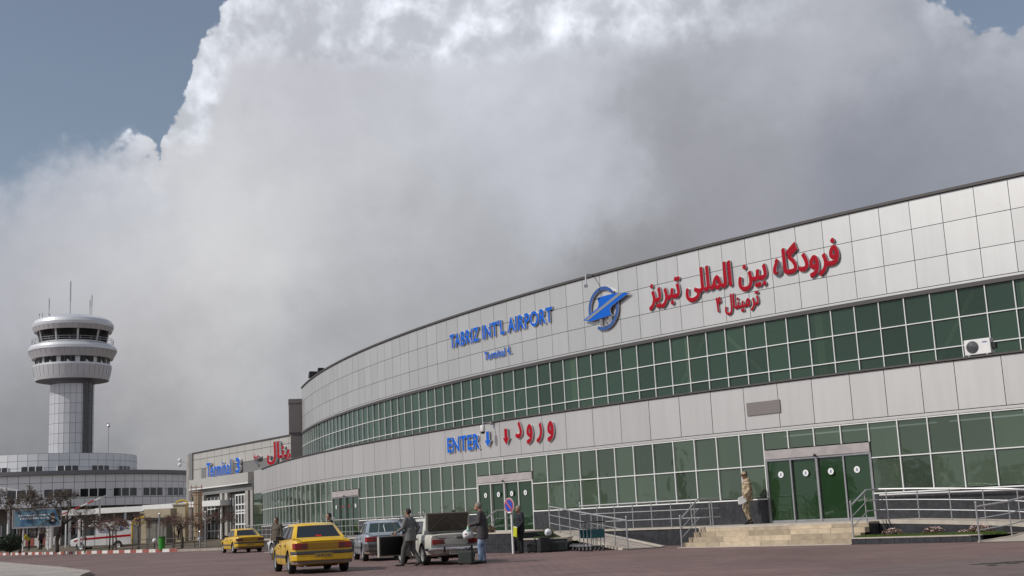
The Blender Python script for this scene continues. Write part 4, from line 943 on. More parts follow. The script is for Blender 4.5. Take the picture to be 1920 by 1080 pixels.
# upper tier
uc = (1.25, 0.2, 0); R2 = 11.0
mb = MB(); mb.lathe([(R2-.05, 8.3), (R2-.05, 11.3), (R2-.6, 11.3), (0, 11.32)], uc, 72); mb.build('upper_core', M['clad_dk'], ann, True)
mb = MB(); ring_panels(mb, uc, R2, 8.65, 11.28, 0, 2*pi, 56, 3, rg); mb.build('upper_cladding', M['clad'], ann, fix=False)
for j in (-3, -2, -1, 0, 1, 2): strip_window(uc, R2+.05, toC+.02+(j+.42)*.385, .118, 9.08, 9.70, ann)
mb = MB(); mb.box((-4.4, -7.0, 9.6), (5.6, 6, 2.3), .2); mb.build('left_block', M['clad'], ann)
ms = thing('antenna_mast', 'thin mast on the right of the control building roof', 'antenna', (-52.9, 160, 9.3)); t = MB(); t.tube([(0, 0, 0), (0, 0, 6.4)], .05, 6); t.build('mast', M['steel_d'], ms); t = MB(); t.ball((0, 0, 6.1), .2, 8); t.box((0, 0, 6.45), (.5, .06, .06)); t.build('sensor', M['steel_d'], ms)
# tower
TW = Vector((-59.5, 165, 11.5)); tw = thing('control_tower', 'tall silver air traffic control tower with a flared glazed cab', 'control tower', TW); tc_ = atan2(-TW.y, -TW.x)
Z = lambda z: (z if z < 22 else 22+(z-22)*.93)-TW.z
M['twr'] = mat('tower_cladding', (.66, .67, .70), .34, .4, var=.06, vscale=.4, attr=.05)
M['twr_d'] = mat('tower_cladding_joint', (.17, .17, .18), .5, .3)
mb = MB(); mb.lathe([(2.78, Z(10.5)), (2.78, Z(21.7))], (0, 0, 0), 48); mb.build('shaft_core', M['twr_d'], tw, True)
mb = MB(); ring_panels(mb, (0, 0, 0), 2.82, Z(11.0), Z(21.5), 0, 2*pi, 24, 8, rg); mb.build('shaft', M['twr'], tw, fix=False)
mb = MB()
a0, a1 = tc_+.53, tc_+1.1
for i in range(6):
    b0 = a0+(a1-a0)*i/6; b1 = a0+(a1-a0)*(i+1)/6
    for j in range(9):
        q0 = Z(11.3)+j*1.15; mb.quad((2.86*cos(b0), 2.86*sin(b0), q0+.04), (2.86*cos(b1), 2.86*sin(b1), q0+.04), (2.86*cos(b1), 2.86*sin(b1), q0+1.11), (2.86*cos(b0), 2.86*sin(b0), q0+1.11), rg.random())
st = mb.build('stair_window', M['winglass'], tw, fix=False)
mb = MB()
for j in range(10): z = Z(11.3)+j*1.15; mb.tube([(2.88*cos(a0+(a1-a0)*i/6), 2.88*sin(a0+(a1-a0)*i/6), z) for i in range(7)], .035, 4)
for a in (a0, (a0+a1)/2, a1): mb.tube([(2.88*cos(a), 2.88*sin(a), Z(11.3)), (2.88*cos(a), 2.88*sin(a), Z(21.65))], .05, 4)
mb.build('window_frame', M['twr_d'], st)
def lring(name, prof, m, smooth=False): mb = MB(); mb.lathe([(r, Z(z)) for r, z in prof], (0, 0, 0), 96); return mb.build(name, m, tw, smooth)
lring('underside', [(2.8, 21.5), (3.1, 21.85), (4.6, 22.0), (4.68, 22.05)], M['clad_dk'])
lring('lower_drum', [(4.68, 22.02), (4.78, 22.5), (5.02, 24.0), (5.0, 24.25), (4.6, 24.25)], M['twr'])
def win_ring(r0, z0, r1, z1, n, name, pane, wpost):
    for i in range(n):
        b0 = tc_+.13+2*pi*i/n; b1 = b0+2*pi/n; mb = MB(); e = wpost
        mb.quad((r0*cos(b0+e), r0*sin(b0+e), Z(z0)), (r0*cos(b1-e), r0*sin(b1-e), Z(z0)), (r1*cos(b1-e), r1*sin(b1-e), Z(z1)), (r1*cos(b0+e), r1*sin(b0+e), Z(z1)), rg.random()); w = mb.build(name, M['cabglass'], tw, fix=False)
        if pane:
            mb = MB()
            for u in pane: b = b0+(b1-b0)*u; mb.tube([(r0*1.004*cos(b), r0*1.004*sin(b), Z(z0)), (r1*1.004*cos(b), r1*1.004*sin(b), Z(z1))], .04, 4)
            mb.build('mullion', M['clad_dk'], w)
win_ring(4.68, 24.27, 4.72, 25.12, 12, 'lower_window', (.33, .66), .07)
lring('window_core', [(4.6, 24.2), (4.63, 25.2)], M['twr'])
lring('flared_band', [(4.65, 25.10), (5.18, 25.12), (5.60, 26.12)], M['twr'])
lring('deck_rim', [(5.58, 26.12), (5.68, 26.25), (5.66, 26.6), (5.42, 27.0), (5.0, 27.2), (4.2, 27.25)], M['twr'])
for i in range(20):
    pass
lring('cab_core', [(4.15, 27.2), (4.5, 29.3)], M['dark'])
win_ring(4.25, 27.45, 4.62, 29.25, 10, 'cab_window', (), .035)
for i in range(10):
    mb = MB(); b = tc_+.13+2*pi*i/10; mb.tube([(4.24*cos(b), 4.24*sin(b), Z(27.2)), (4.68*cos(b), 4.68*sin(b), Z(29.4))], .14, 6)
    mb.build('cab_post', M['twr'], tw)
lring('cab_sill', [(4.2, 27.2), (4.36, 27.25), (4.36, 27.5), (4.2, 27.5)], M['twr'])
lring('roof_band', [(4.5, 29.1), (4.95, 29.05), (5.20, 29.75), (5.22, 30.15), (4.95, 30.65), (4.3, 31.05), (3.4, 31.3), (0, 31.4)], M['twr'])
for (r0_, z0_, r1_, z1_, nm) in ((4.79, 22.5, 5.03, 24.0, 'drum_seams'), (5.2, 25.2, 5.61, 26.1, 'band_seams'), (4.97, 29.1, 5.21, 29.75, 'roof_seams')):
    sm_ = MB()
    for i in range(40): a = 2*pi*i/40; sm_.tube([(r0_*cos(a), r0_*sin(a), Z(z0_)), (r1_*cos(a), r1_*sin(a), Z(z1_))], .012, 3)
    sm_.build(nm, M['twr_d'], tw)
rl2 = MB()
for z in (27.9, 27.6): rl2.lathe([(5.2, Z(z)), (5.24, Z(z)), (5.24, Z(z)+.04)], (0, 0, 0), 48)
for i in range(24): a = 2*pi*i/24; rl2.tube([(5.22*cos(a), 5.22*sin(a), Z(27.0)), (5.22*cos(a), 5.22*sin(a), Z(27.92))], .025, 4)
rl2.build('deck_railing', M['steel_d'], tw)
for i, (x, z1, r, lab) in enumerate(((.1, 35.6, .06, 'tallest whip antenna in the middle of the tower roof'), (3.0, 33.5, .05, 'whip antenna at the right edge of the tower roof'), (2.75, 32.8, .05, 'shorter whip antenna close beside the right one'), (-2.75, 33.3, .05, 'whip antenna left of the middle of the tower roof'))):
    p = Vector((x-59.5, 163.4, 30.55)); a_ = thing('antenna', lab, 'antenna', p); t = MB(); h = z1-30.55; t.tube([(0, 0, -.3), (0, 0, h*.5), (0, 0, h)], [r, r, r*.5], 6); t.build('whip', M['steel_d'], a_)
    t = MB(); t.tube([(0, 0, h*.45), (0, 0, h*.95)], r*1.5, 6); t.build('sleeve', M['steel_d'], a_)
wv = thing('weather_vane', 'small wind sensor cluster at the left of the tower roof', 'wind sensor', (-63.2, 163.6, 30.0)); t = MB(); t.tube([(0, 0, -.3), (0, 0, 1.3)], .06, 6); t.tube([(-.4, 0, .6), (.9, 0, .8)], .04, 5); t.tube([(-.4, 0, -.2), (-.4, 0, 1.)], .03, 5); t.tube([(.85, 0, .5), (.85, 0, 1.1)], .04, 5); t.build('frame', M['steel_d'], wv)
t = MB(); t.ball((.95, 0, .95), .14, 6); t.ball((-.4, 0, 1.1), .12, 6); t.build('cups', M['steel_d'], wv)

# ================================================================== beside and behind the verge
def G(x, y):  # height of the verge near the kerb
    best = 1e9
    for (a, b) in zip(KB, KB[1:]):
        A_, B_ = Vector(a), Vector(b); u = max(0, min(1, (Vector((x, y))-A_).dot(B_-A_)/(B_-A_).length_squared)); best = min(best, (Vector((x, y))-A_.lerp(B_, u)).length)
    return hz(best)
# covered walkway
cw = thing('covered_walkway', 'long white flat canopy on thin posts in front of the older terminal', 'canopy', (-36, 121, .6)); O = Vector((-36, 121, .6))
pth = [Vector((-46.5, 123.0, 0)), Vector((-42, 123.3, 0)), Vector((-37, 122.2, 0)), Vector((-32.5, 120.2, 0)), Vector((-28.3, 117.6, 0))]
t = MB()
for a, b in zip(pth, pth[1:]):
    d = (b-a).normalized(); n = Vector((-d.y, d.x, 0))*2.2
    za = 3.55+ (a.x+46)*.012; t.hexa([(q.x, q.y, za) for q in (a, b, b+n, a+n)], [(q.x, q.y, za+.52) for q in (a, b, b+n, a+n)])
off(t, O).build('roof', M['white'], cw)
for a in pth: t = MB(); t.tube([a+Vector((0, .5, .3)), a+Vector((0, .5, 3.6))], .1, 8); off(t, O).build('column', M['white'], cw)
# striped slanting barrier roof at the left
aw = thing('striped_awning', 'red and white slanting awning rising above the ambulance', 'awning', (-41.8, 119, 4.3))
t = MB(); n = 6
for i in range(n):
    t.cur = i % 2; x0 = -1.9+3.8*i/n; x1 = -1.9+3.8*(i+1)/n
    z0 = -.75+1.45*i/n; z1 = -.75+1.45*(i+1)/n
    t.hexa([(x0, -.3, z0-.06), (x1, -.3, z1-.06), (x1, 1.6, z1+.2), (x0, 1.6, z0+.2)], [(x0, -.3, z0+.06), (x1, -.3, z1+.06), (x1, 1.6, z1+.32), (x0, 1.6, z0+.32)])
t.build('cloth', [mat('awning_red', (.45, .03, .03), .7), M['white']], aw)
t = MB(); t.tube([(-1.6, .4, -.7), (-1.6, .4, -3.8)], .08, 8); t.tube([(1.6, .4, .55), (1.6, .4, -3.8)], .08, 8); t.build('posts', M['white'], aw)
# booths and gate
M['cream'] = mat('cream_wall', (.55, .47, .33), .8, var=.2, vscale=.8)
bo = thing('kiosk', 'grey beige boxy kiosk behind the green bin', 'kiosk', (-31.5, 109, .55)); t = MB(); t.box((0, 0, 1.0), (1.75, 2, 2.0)); t.build('wall', mat('kiosk_grey', (.27, .25, .22), .8, var=.2, vscale=1), bo)
t = MB(); t.box((0, 0, 2.06), (2.0, 2.3, .14)); t.build('roof', M['coping'], bo); t = MB(); t.box((.1, -.06, 2.55), (2.3, 2.0, .75)); t.build('parapet', M['cream'], bo)
t = MB()
for x in (-.6, .0, .6): t.box((x, -1.006, 1.0), (.03, .02, 1.9))
t.build('panel_joint', M['coping'], bo)
for i, (x, y, h, w) in enumerate(((-30.74, 113, 3.2, 1.1), (-29.25, 113, 4.3, .4), (-33.6, 112, 2.6, .5))):
    b = thing('wall_pier', ['cream wall pier behind the standing figure', 'tall sunlit cream pier beside the older terminal', 'cream pier beside the yellow gate'][i], 'wall', (x, y, .6)); t = MB(); t.box((0, 0, h/2), (w, 1.2, h)); t.build('wall', M['cream'], b); t = MB(); t.box((0, 0, h+.06), (w+.15, 1.35, .12)); t.build('cap', M['cop'], b)
M['yellow_p'] = mat('yellow_paint', (.62, .42, .02), .5)
for i, (x, y, z, s) in enumerate(((-32.9, 108.5, .6, .9), (-31.19, 115, .6, .62))):
    gt = thing('yellow_arch', ['yellow painted arch gate at the rear of the ambulance', 'yellow arch rising above the white canopy'][i], 'gate', (x, y, z)); t = MB()
    e_ = 0 if i == 0 else 2.15
    t.tube([(-.9*s, 0, 0), (-.9*s, 0, 2.0*s+e_), (-.6*s, 0, 2.35*s+e_), (0, 0, 2.5*s+e_), (.6*s, 0, 2.35*s+e_), (.9*s, 0, 2.0*s+e_), (.9*s, 0, 0)], .08, 6); t.build('arch', M['yellow_p'], gt)
    t = MB(); t.tube([(-.9*s, 0, 1.95*s+e_), (.9*s, 0, 1.95*s+e_)], .05, 6); t.build('crossbar', M['yellow_p'], gt)
    t = MB(); t.box((.78*s, .1, 1.*s), (.14, .1, 1.9*s)); t.build('side_panel', M['yellow_p'], gt)
sf = thing('scaffold', 'rust coloured scaffold frame in front of the tall cream pier', 'scaffold', (-29.1, 112, .6)); t = MB()
for x in (-.45, .0, .5):
    t.tube([(x, 0, 0), (x, 0, 4.9)], .035, 5)
for z in (.8, 1.6, 2.4, 3.2, 4.0, 4.7): t.tube([(-.5, 0, z), (.55, 0, z)], .03, 5)
t.build('frame', mat('rust_paint', (.25, .09, .03), .8), sf)
wp = thing('white_pillar', 'bright white square pillar beside the leaning tree trunk', 'pillar', (-41.6, 110.5, .55)); t = MB(); t.box((0, 0, .9), (.5, .5, 1.8)); t.build('shaft', M['white'], wp); t = MB(); t.box((0, 0, 1.84), (.6, .6, .09)); t.build('cap', M['white'], wp)
w2 = thing('white_pillar', 'thin white post behind the leaning tree trunk', 'pillar', (-39.7, 112.5, .6)); t = MB(); t.box((0, 0, 1.2), (.2, .2, 2.4)); t.build('shaft', M['white'], w2); t = MB(); t.box((0, 0, 2.43), (.28, .28, .06)); t.build('cap', M['white'], w2)
# red and white barrier
bw = thing('barrier', 'low red and white barrier behind the signboard', 'barrier', (-46.2, 117, .6)); 
for i in range(8):
    t = MB(); t.box((-2.8+.8*i, 0, .55), (.76, .3, .7)); t.build('block', M['kwhite'] if i % 2 else M['kred'], bw)
# painted signboard
sb = thing('signboard', 'wide blue banner board with white writing and a small portrait on steel legs', 'signboard', (-40.6, 105, .5))
t = MB()
for x in (-1.15, .95): t.tube([(x, .05, -.05), (x, .05, 1.85)], .055, 8)
t.build('legs', M['white'], sb)
t = MB(); t.box((0, 0, 2.6), (4.0, .08, 1.5)); t.build('backing', M['steel_d'], sb)
t = MB(); b_ = t.box((0, -.05, 2.62), (3.7, .03, 1.3)); 
M['banner'] = mat('banner_print', (.03, .10, .22), .6, col2=(.12, .24, .30), vscale=1.1)
bn = t.build('banner', M['banner'], sb)
t = MB()
for x0, x1, z0, z1 in ((-2.02, 2.02, 3.33, 3.39), (-2.02, 2.02, 1.83, 1.89), (-2.06, -1.99, 1.83, 3.39), (1.99, 2.06, 1.83, 3.39)): t.box(((x0+x1)/2, -.045, (z0+z1)/2), (x1-x0, .09, z1-z0))
t.build('frame', M['steel'], sb)
t = MB(); rg = random.Random(8)
for row, z in enumerate((2.86, 2.6)):
    x = -1.55+.15*row
    while x < .95:
        w = rg.uniform(.06, .22); h = rg.uniform(.05, .13); t.quad((x, -.069, z-h*.4), (x+w, -.069, z-h*.6), (x+w*.9, -.069, z+h), (x+.02, -.069, z+h*.5)); x += w+rg.choice((.02, .03, .09))
t.build('writing', M['white'], bn, fix=False)
t = MB()
def oval(cx, cz, rx, rz_, y, n=18): t.add([(cx+rx*cos(2*pi*i/n), y, cz+rz_*sin(2*pi*i/n)) for i in range(n)], [tuple(range(n))])
oval(1.33, 2.3, .34, .26, -.068); pt = t.build('portrait', mat('portrait_robe', (.02, .02, .035), .7), bn, fix=False)
t = MB(); oval(1.33, 2.52, .17, .24, -.071); t.build('portrait_beard', mat('portrait_grey', (.5, .48, .46), .7), bn, fix=False)
t = MB(); oval(1.33, 2.66, .14, .17, -.074); t.build('portrait_face', mat('portrait_skin', (.42, .25, .17), .7), bn, fix=False)
t = MB(); oval(1.33, 2.86, .2, .15, -.077); t.build('portrait_cap', mat('portrait_dark', (.03, .015, .012), .7), bn, fix=False)
# thin poles, bin, low fence
for i, (x, y, z0, z1, r, lab) in enumerate(((-23.2, 91.9, .1, 2.75, .05, 'tall thin grey pole right of the bare trees'), (-23.7, 92.3, .1, 1.35, .07, 'short grey post left of the tall thin pole'), (-37.1, 106, .3, 2.7, .06, 'thin white pole in front of the ambulance'), (-28.9, 100, .3, 2.9, .07, 'thin grey pole behind the ambulance'), (-38.3, 103, .3, 1.5, .04, 'small marker post below the signboard'))):
    o = thing('pole', lab, 'pole', (x, y, z0)); t = MB(); t.tube([(0, 0, -.1), (0, 0, z1-z0)], r, 8); t.build('shaft', M['steel_d'] if i != 2 else M['white'], o); t = MB(); t.ball((0, 0, z1-z0), r*1.25, 8); t.build('cap', M['steel_d'], o)
bi = thing('litter_bin', 'green litter bin on the verge beside a globe lamp', 'litter bin', (-26.75, 93.2, .17)); t = MB(); t.lathe([(.0, .02), (.21, .02), (.24, .9), (.2, .9)], (0, 0, 0), 20); t.build('body', mat('bin_green', (.03, .25, .02), .5), bi, True)
t = MB(); t.lathe([(.25, .88), (.27, .9), (.27, .97), (.22, .98), (.2, .9)], (0, 0, 0), 20); t.build('rim', mat('bin_rim', (.02, .13, .02), .5), bi, True)
fn = thing('low_fence', 'low dark metal fence along the verge behind the bin', 'fence', (-29.5, 97.5, .3)); 
fp = [Vector((-30.6, 98.6, .25)), Vector((-27.5, 95.9, .2)), Vector((-23.6, 93.6, .17))]; O = Vector((-29.5, 97.5, .3))
for z in (.25, .75): t = MB(); t.tube([p+Vector((0, 0, z))-O for p in fp], .03, 5); t.build('rail', M['coping'], fn)
for i in range(9):
    u = i/8*2; q = fp[0].lerp(fp[1], u) if u <= 1 else fp[1].lerp(fp[2], u-1); t = MB(); t.tube([q-O-Vector((0, 0, .1)), q-O+Vector((0, 0, .85))], .035, 5); t.build('post', M['coping'], fn)

# ------------------------------------------------------------------ trees
M['bark'] = mat('bark', (.085, .065, .05), .9, var=.4, vscale=6, bump=.6)
M['twig'] = mat('twigs_greyred', (.15, .085, .07), .85, attr=.5)
M['twig_g'] = mat('twigs_grey', (.14, .115, .095), .85, attr=.5)
def grow(tm, cm, p, d, L, r, lev, rg, spread, upb, droop=0.):
    n = 3; pts = [p.copy()]; dd = d.copy()
    for i in range(n): dd = (dd+Vector((rg.gauss(0, .12), rg.gauss(0, .12), rg.gauss(0, .08)+upb*.1))).normalized(); pts.append(pts[-1]+dd*L/n)
    rs = [r*(1-.35*i/n) for i in range(n+1)]
    rs = [max(q, .012) for q in rs]
    (tm if lev >= 3 else cm).tube(pts, rs, 6 if lev >= 3 else 3, cap=False, rnd=rg.random())
    if lev == 0: return
    for _ in range(rg.choice((2, 3, 3)) if lev > 1 else 5):
        i = rg.choice((1, 2, 3)) if lev < 3 else 3; q = pts[i]; a = rg.uniform(0, 2*pi); o1 = dd.orthogonal().normalized(); o2 = dd.cross(o1)
        nd = (dd+(o1*cos(a)+o2*sin(a))*spread*rg.uniform(.6, 1.2)+Vector((0, 0, upb))).normalized(); grow(tm, cm, q, nd, L*rg.uniform(.6, .82), r*.6, lev-1, rg, spread, upb)
def bare_tree(name, label, loc, trunk, L, r, seed, spread=.9, lev=5, upb=.05, tw='twig', group=None, squash=1.):
    rg = random.Random(seed); o = thing(name, label, 'tree', loc, group=group); tm, cm = MB(), MB(); P = [Vector(q) for q in trunk]
    tm.tube(P, [r*(1-.3*i/(len(P)-1)) for i in range(len(P))], 9, rnd=.5); d = (P[-1]-P[-2]).normalized(); kz = P[-1].z
    for i in range(5):
        a = 2*pi*i/5+rg.uniform(-.4, .4); nd = (d*.5+Vector((cos(a), sin(a), .25))*spread).normalized(); grow(tm, cm, P[-1], nd, L, r*.5, lev-1, rg, spread, upb)
    if squash != 1:
        for m_ in (tm, cm): m_.v = [(x, y, z if z < kz else kz+(z-kz)*squash) for x, y, z in m_.v]
    tm.build('trunk', M['bark'], o, True, fix=False); cm.build('crown', M[tw], o, fix=False); return o
bare_tree('bare_tree', 'large leafless tree leaning over the signboard', (-39.1, 105.6, .4), [(0, 0, -.2), (-.05, 0, .7), (.15, 0, 1.4), (.5, 0, 2.1)], 1.2, .20, 11, 1.15, 7, .10, 'twig_g')
bare_tree('bare_tree', 'wide crowned leafless tree left of the signboard legs', (-42.6, 106.5, .5), [(0, 0, -.2), (.0, 0, 1.0), (.1, 0, 2.2)], 1.15, .13, 14, 1.05, 7, .16, 'twig_g')
for i, (x, y, h, s) in enumerate(((-36.2, 104, 1.7, .62), (-33.6, 103, 1.65, .66), (-30.9, 101, 1.75, .68), (-25.4, 93.6, 1.45, .75), (-24.6, 95.5, 1.6, .6), (-22.8, 95.6, 1.6, .65), (-35.0, 106.5, 1.8, .7), (-27.6, 99.5, 1.7, .55), (-32.2, 99.5, 1.6, .6))):
    bare_tree('bare_tree', ['pruned bare tree before the front of the ambulance', 'pruned bare tree before the middle of the ambulance', 'pruned bare tree before the rear of the ambulance', 'stout pruned bare tree right of the green bin', 'slim pruned bare tree behind the stout one', 'pruned bare tree nearest the yellow taxi', 'bare tree close against the ambulance side', 'slim bare tree behind the green bin', 'thin bare tree between ambulance and bin'][i],
              (x, y, G(x, y)-.02), [(0, 0, -.1), (.03, 0, h*.5), (-.02, .02, h)], s, .065 if i != 3 else .11, 30+i, 1.2, 5, .02, 'twig', 'pruned bare trees along the verge', .75)
# round bush at the left edge
rg = random.Random(12); bs = thing('round_bush', 'dark round bush at the left edge of the verge', 'bush', (-40.2, 98.6, .35)); mb = MB(); mb.tube([(0, 0, -.1), (0, 0, .5)], .06, 6); mb.build('stem', M['bark'], bs)
mb = MB(); leafball(mb, (0, 0, .85), .95, .9, .72, 3200, .07, rg, shell=.45); leafball(mb, (-1.0, .2, .8), .7, .7, .6, 1200, .07, rg); mb.build('foliage', M['leaf_dk'], bs, fix=False)
# evergreens across the forecourt, outside the picture, mirrored in the doors
def evergreen(label, loc, r, h, seed, n=2600, s=.13):
    rg = random.Random(seed); o = thing('evergreen_tree', label, 'tree', loc, group='evergreens across the forecourt mirrored in the glass'); t = MB(); t.tube([(0, 0, -.1), (0, 0, h*.6)], .14, 7); t.build('trunk', M['bark'], o)
    mb = MB()
    for i in range(9):
        z = h*(.18+.72*i/9); rr_ = r*(1-.45*(i/9)**1.5)*rg.uniform(.75, 1.1); leafball(mb, (rg.gauss(0, .2)*r, rg.gauss(0, .2)*r, z), rr_, rr_, h*.13, n//9, s, rg, shell=.3)
    mb.build('crown', M['leaf_dk'], o, fix=False)
for i, (x, y, r, h) in enumerate(((-29, 34, 1.9, 4.3), (-33, 31, 1.6, 3.6), (-31.5, 25.5, 2.3, 4.9), (-36, 40, 1.5, 3.2), (-38, 20, 2.2, 4.4), (-34, 14, 2.6, 3.9), (-33.5, 47.5, .8, 5.8), (-42, 58, 2.2, 4.4), (-50, 66, 2.4, 5.))):
    evergreen(['bushy evergreen mirrored in the right door leaf', 'smaller evergreen mirrored beside the right door leaf', 'broad evergreen mirrored in the windows right of the door', 'low evergreen across the forecourt facing the steps', 'broad evergreen far to the left of the camera', 'low wide evergreen nearest the camera side', 'narrow tall cypress across the forecourt', 'evergreen beyond the traffic island', 'farthest evergreen beyond the traffic island'][i], (x, y, 0), r, h, 50+i)
lp = thing('lamp_column', 'tall lamp column across the forecourt mirrored in the doors', 'lamp', (-27, 39, 0)); t = MB(); t.tube([(0, 0, 0), (0, 0, 9)], [.12, .07], 8); t.build('pole', M['steel_d'], lp); t = MB(); t.box((0, 0, 9), (.9, .3, .14)); t.build('lamp_head', M['steel_d'], lp)
# ================================================================== cars
M['taxi'] = mat('taxi_yellow_paint', (.70, .43, .008), .32, 0, coat=.5, var=.12, vscale=2.5)
M['silverp'] = mat('silver_blue_paint', (.36, .41, .46), .3, .35, coat=.5, var=.08)
M['oldwhite'] = mat('old_cream_paint', (.50, .49, .44), .4, 0, coat=.3, var=.25, vscale=3)
M['whitep'] = mat('white_paint', (.62, .63, .64), .35, 0, coat=.5, var=.08)
M['vanpaint'] = mat('ambulance_paint', (.60, .60, .60), .4, 0, coat=.4, var=.1)
M['cglass'] = mat('car_glass', (.018, .022, .024), .04, 0, spec=.9)
M['cglass2'] = mat('car_glass_green', (.03, .05, .045), .04, 0, spec=.9)
M['bump'] = mat('bumper_grey', (.075, .07, .07), .6, var=.3, vscale=5)
M['lampred'] = mat('tail_lamp_red', (.26, .012, .012), .18, spec=.7)
M['lampdk'] = mat('tail_lamp_smoked', (.10, .02, .02), .2, spec=.7)
M['chrome'] = mat('chrome', (.6, .6, .6), .15, 1.)
M['hub'] = mat('wheel_cover', (.42, .42, .43), .4, .5, var=.2, vscale=8)
M['plate'] = mat('number_plate', (.6, .58, .52), .5)
M['taxipanel'] = mat('boot_panel_amber', (.34, .18, .015), .4)
M['taxiplate'] = mat('taxi_plate', (.42, .28, .03), .6)
M['skirt_trim'] = mat('brown_lower_trim', (.16, .12, .09), .8, var=.3)  # dull brown strip below the bumper, darker than the paint
def wheel(par, x, y, r, w=.19, hub='hub'):
    o = MB(); s = 1 if y > 0 else -1
    o.lathe([(r*.62, -w/2), (r*.93, -w/2), (r, -w*.32), (r, w*.32), (r*.93, w/2), (r*.62, w/2)], (0, 0, 0), 28)
    o.v = [(a, s*c, b) for a, b, c in o.v]; wl = o.build('wheel', M['rubber'], par, True, loc=(x, y, r))
    h = MB(); h.lathe([(0, w*.40), (r*.16, w*.42), (r*.22, w*.34), (r*.5, w*.36), (r*.63, w*.48), (r*.645, w*.3), (r*.6, -w*.3), (0, -w*.3)], (0, 0, 0), 28); h.v = [(a, s*c, b) for a, b, c in h.v]; h.build('rim', M[hub], wl, True)
    h = MB()
    for i in range(8): a = 2*pi*i/8; h.tube([(r*.42*cos(a), s*w*.372, r*.42*sin(a)), (r*.42*cos(a), s*w*.366, r*.42*sin(a))], r*.055, 8)
    h.build('rim_hole', M['dark'], wl)
def lerp3(a, b, t): return Vector(a).lerp(Vector(b), t)
def pane(q, u0, u1, v0, v1, o=.004, cut=0.):
    a, b, c, d = [Vector(p) for p in q]; n = (b-a).cross(d-a).normalized(); n = -n if n.dot((a+b+c+d)/4-Vector((-.3, 0, 1.1))) < 0 else n
    f = lambda u, v: a.lerp(b, u).lerp(d.lerp(c, u), v)+n*o
    return [f(u0, v0), f(u1, v0), f(u1, v1), f(u0, v1)]
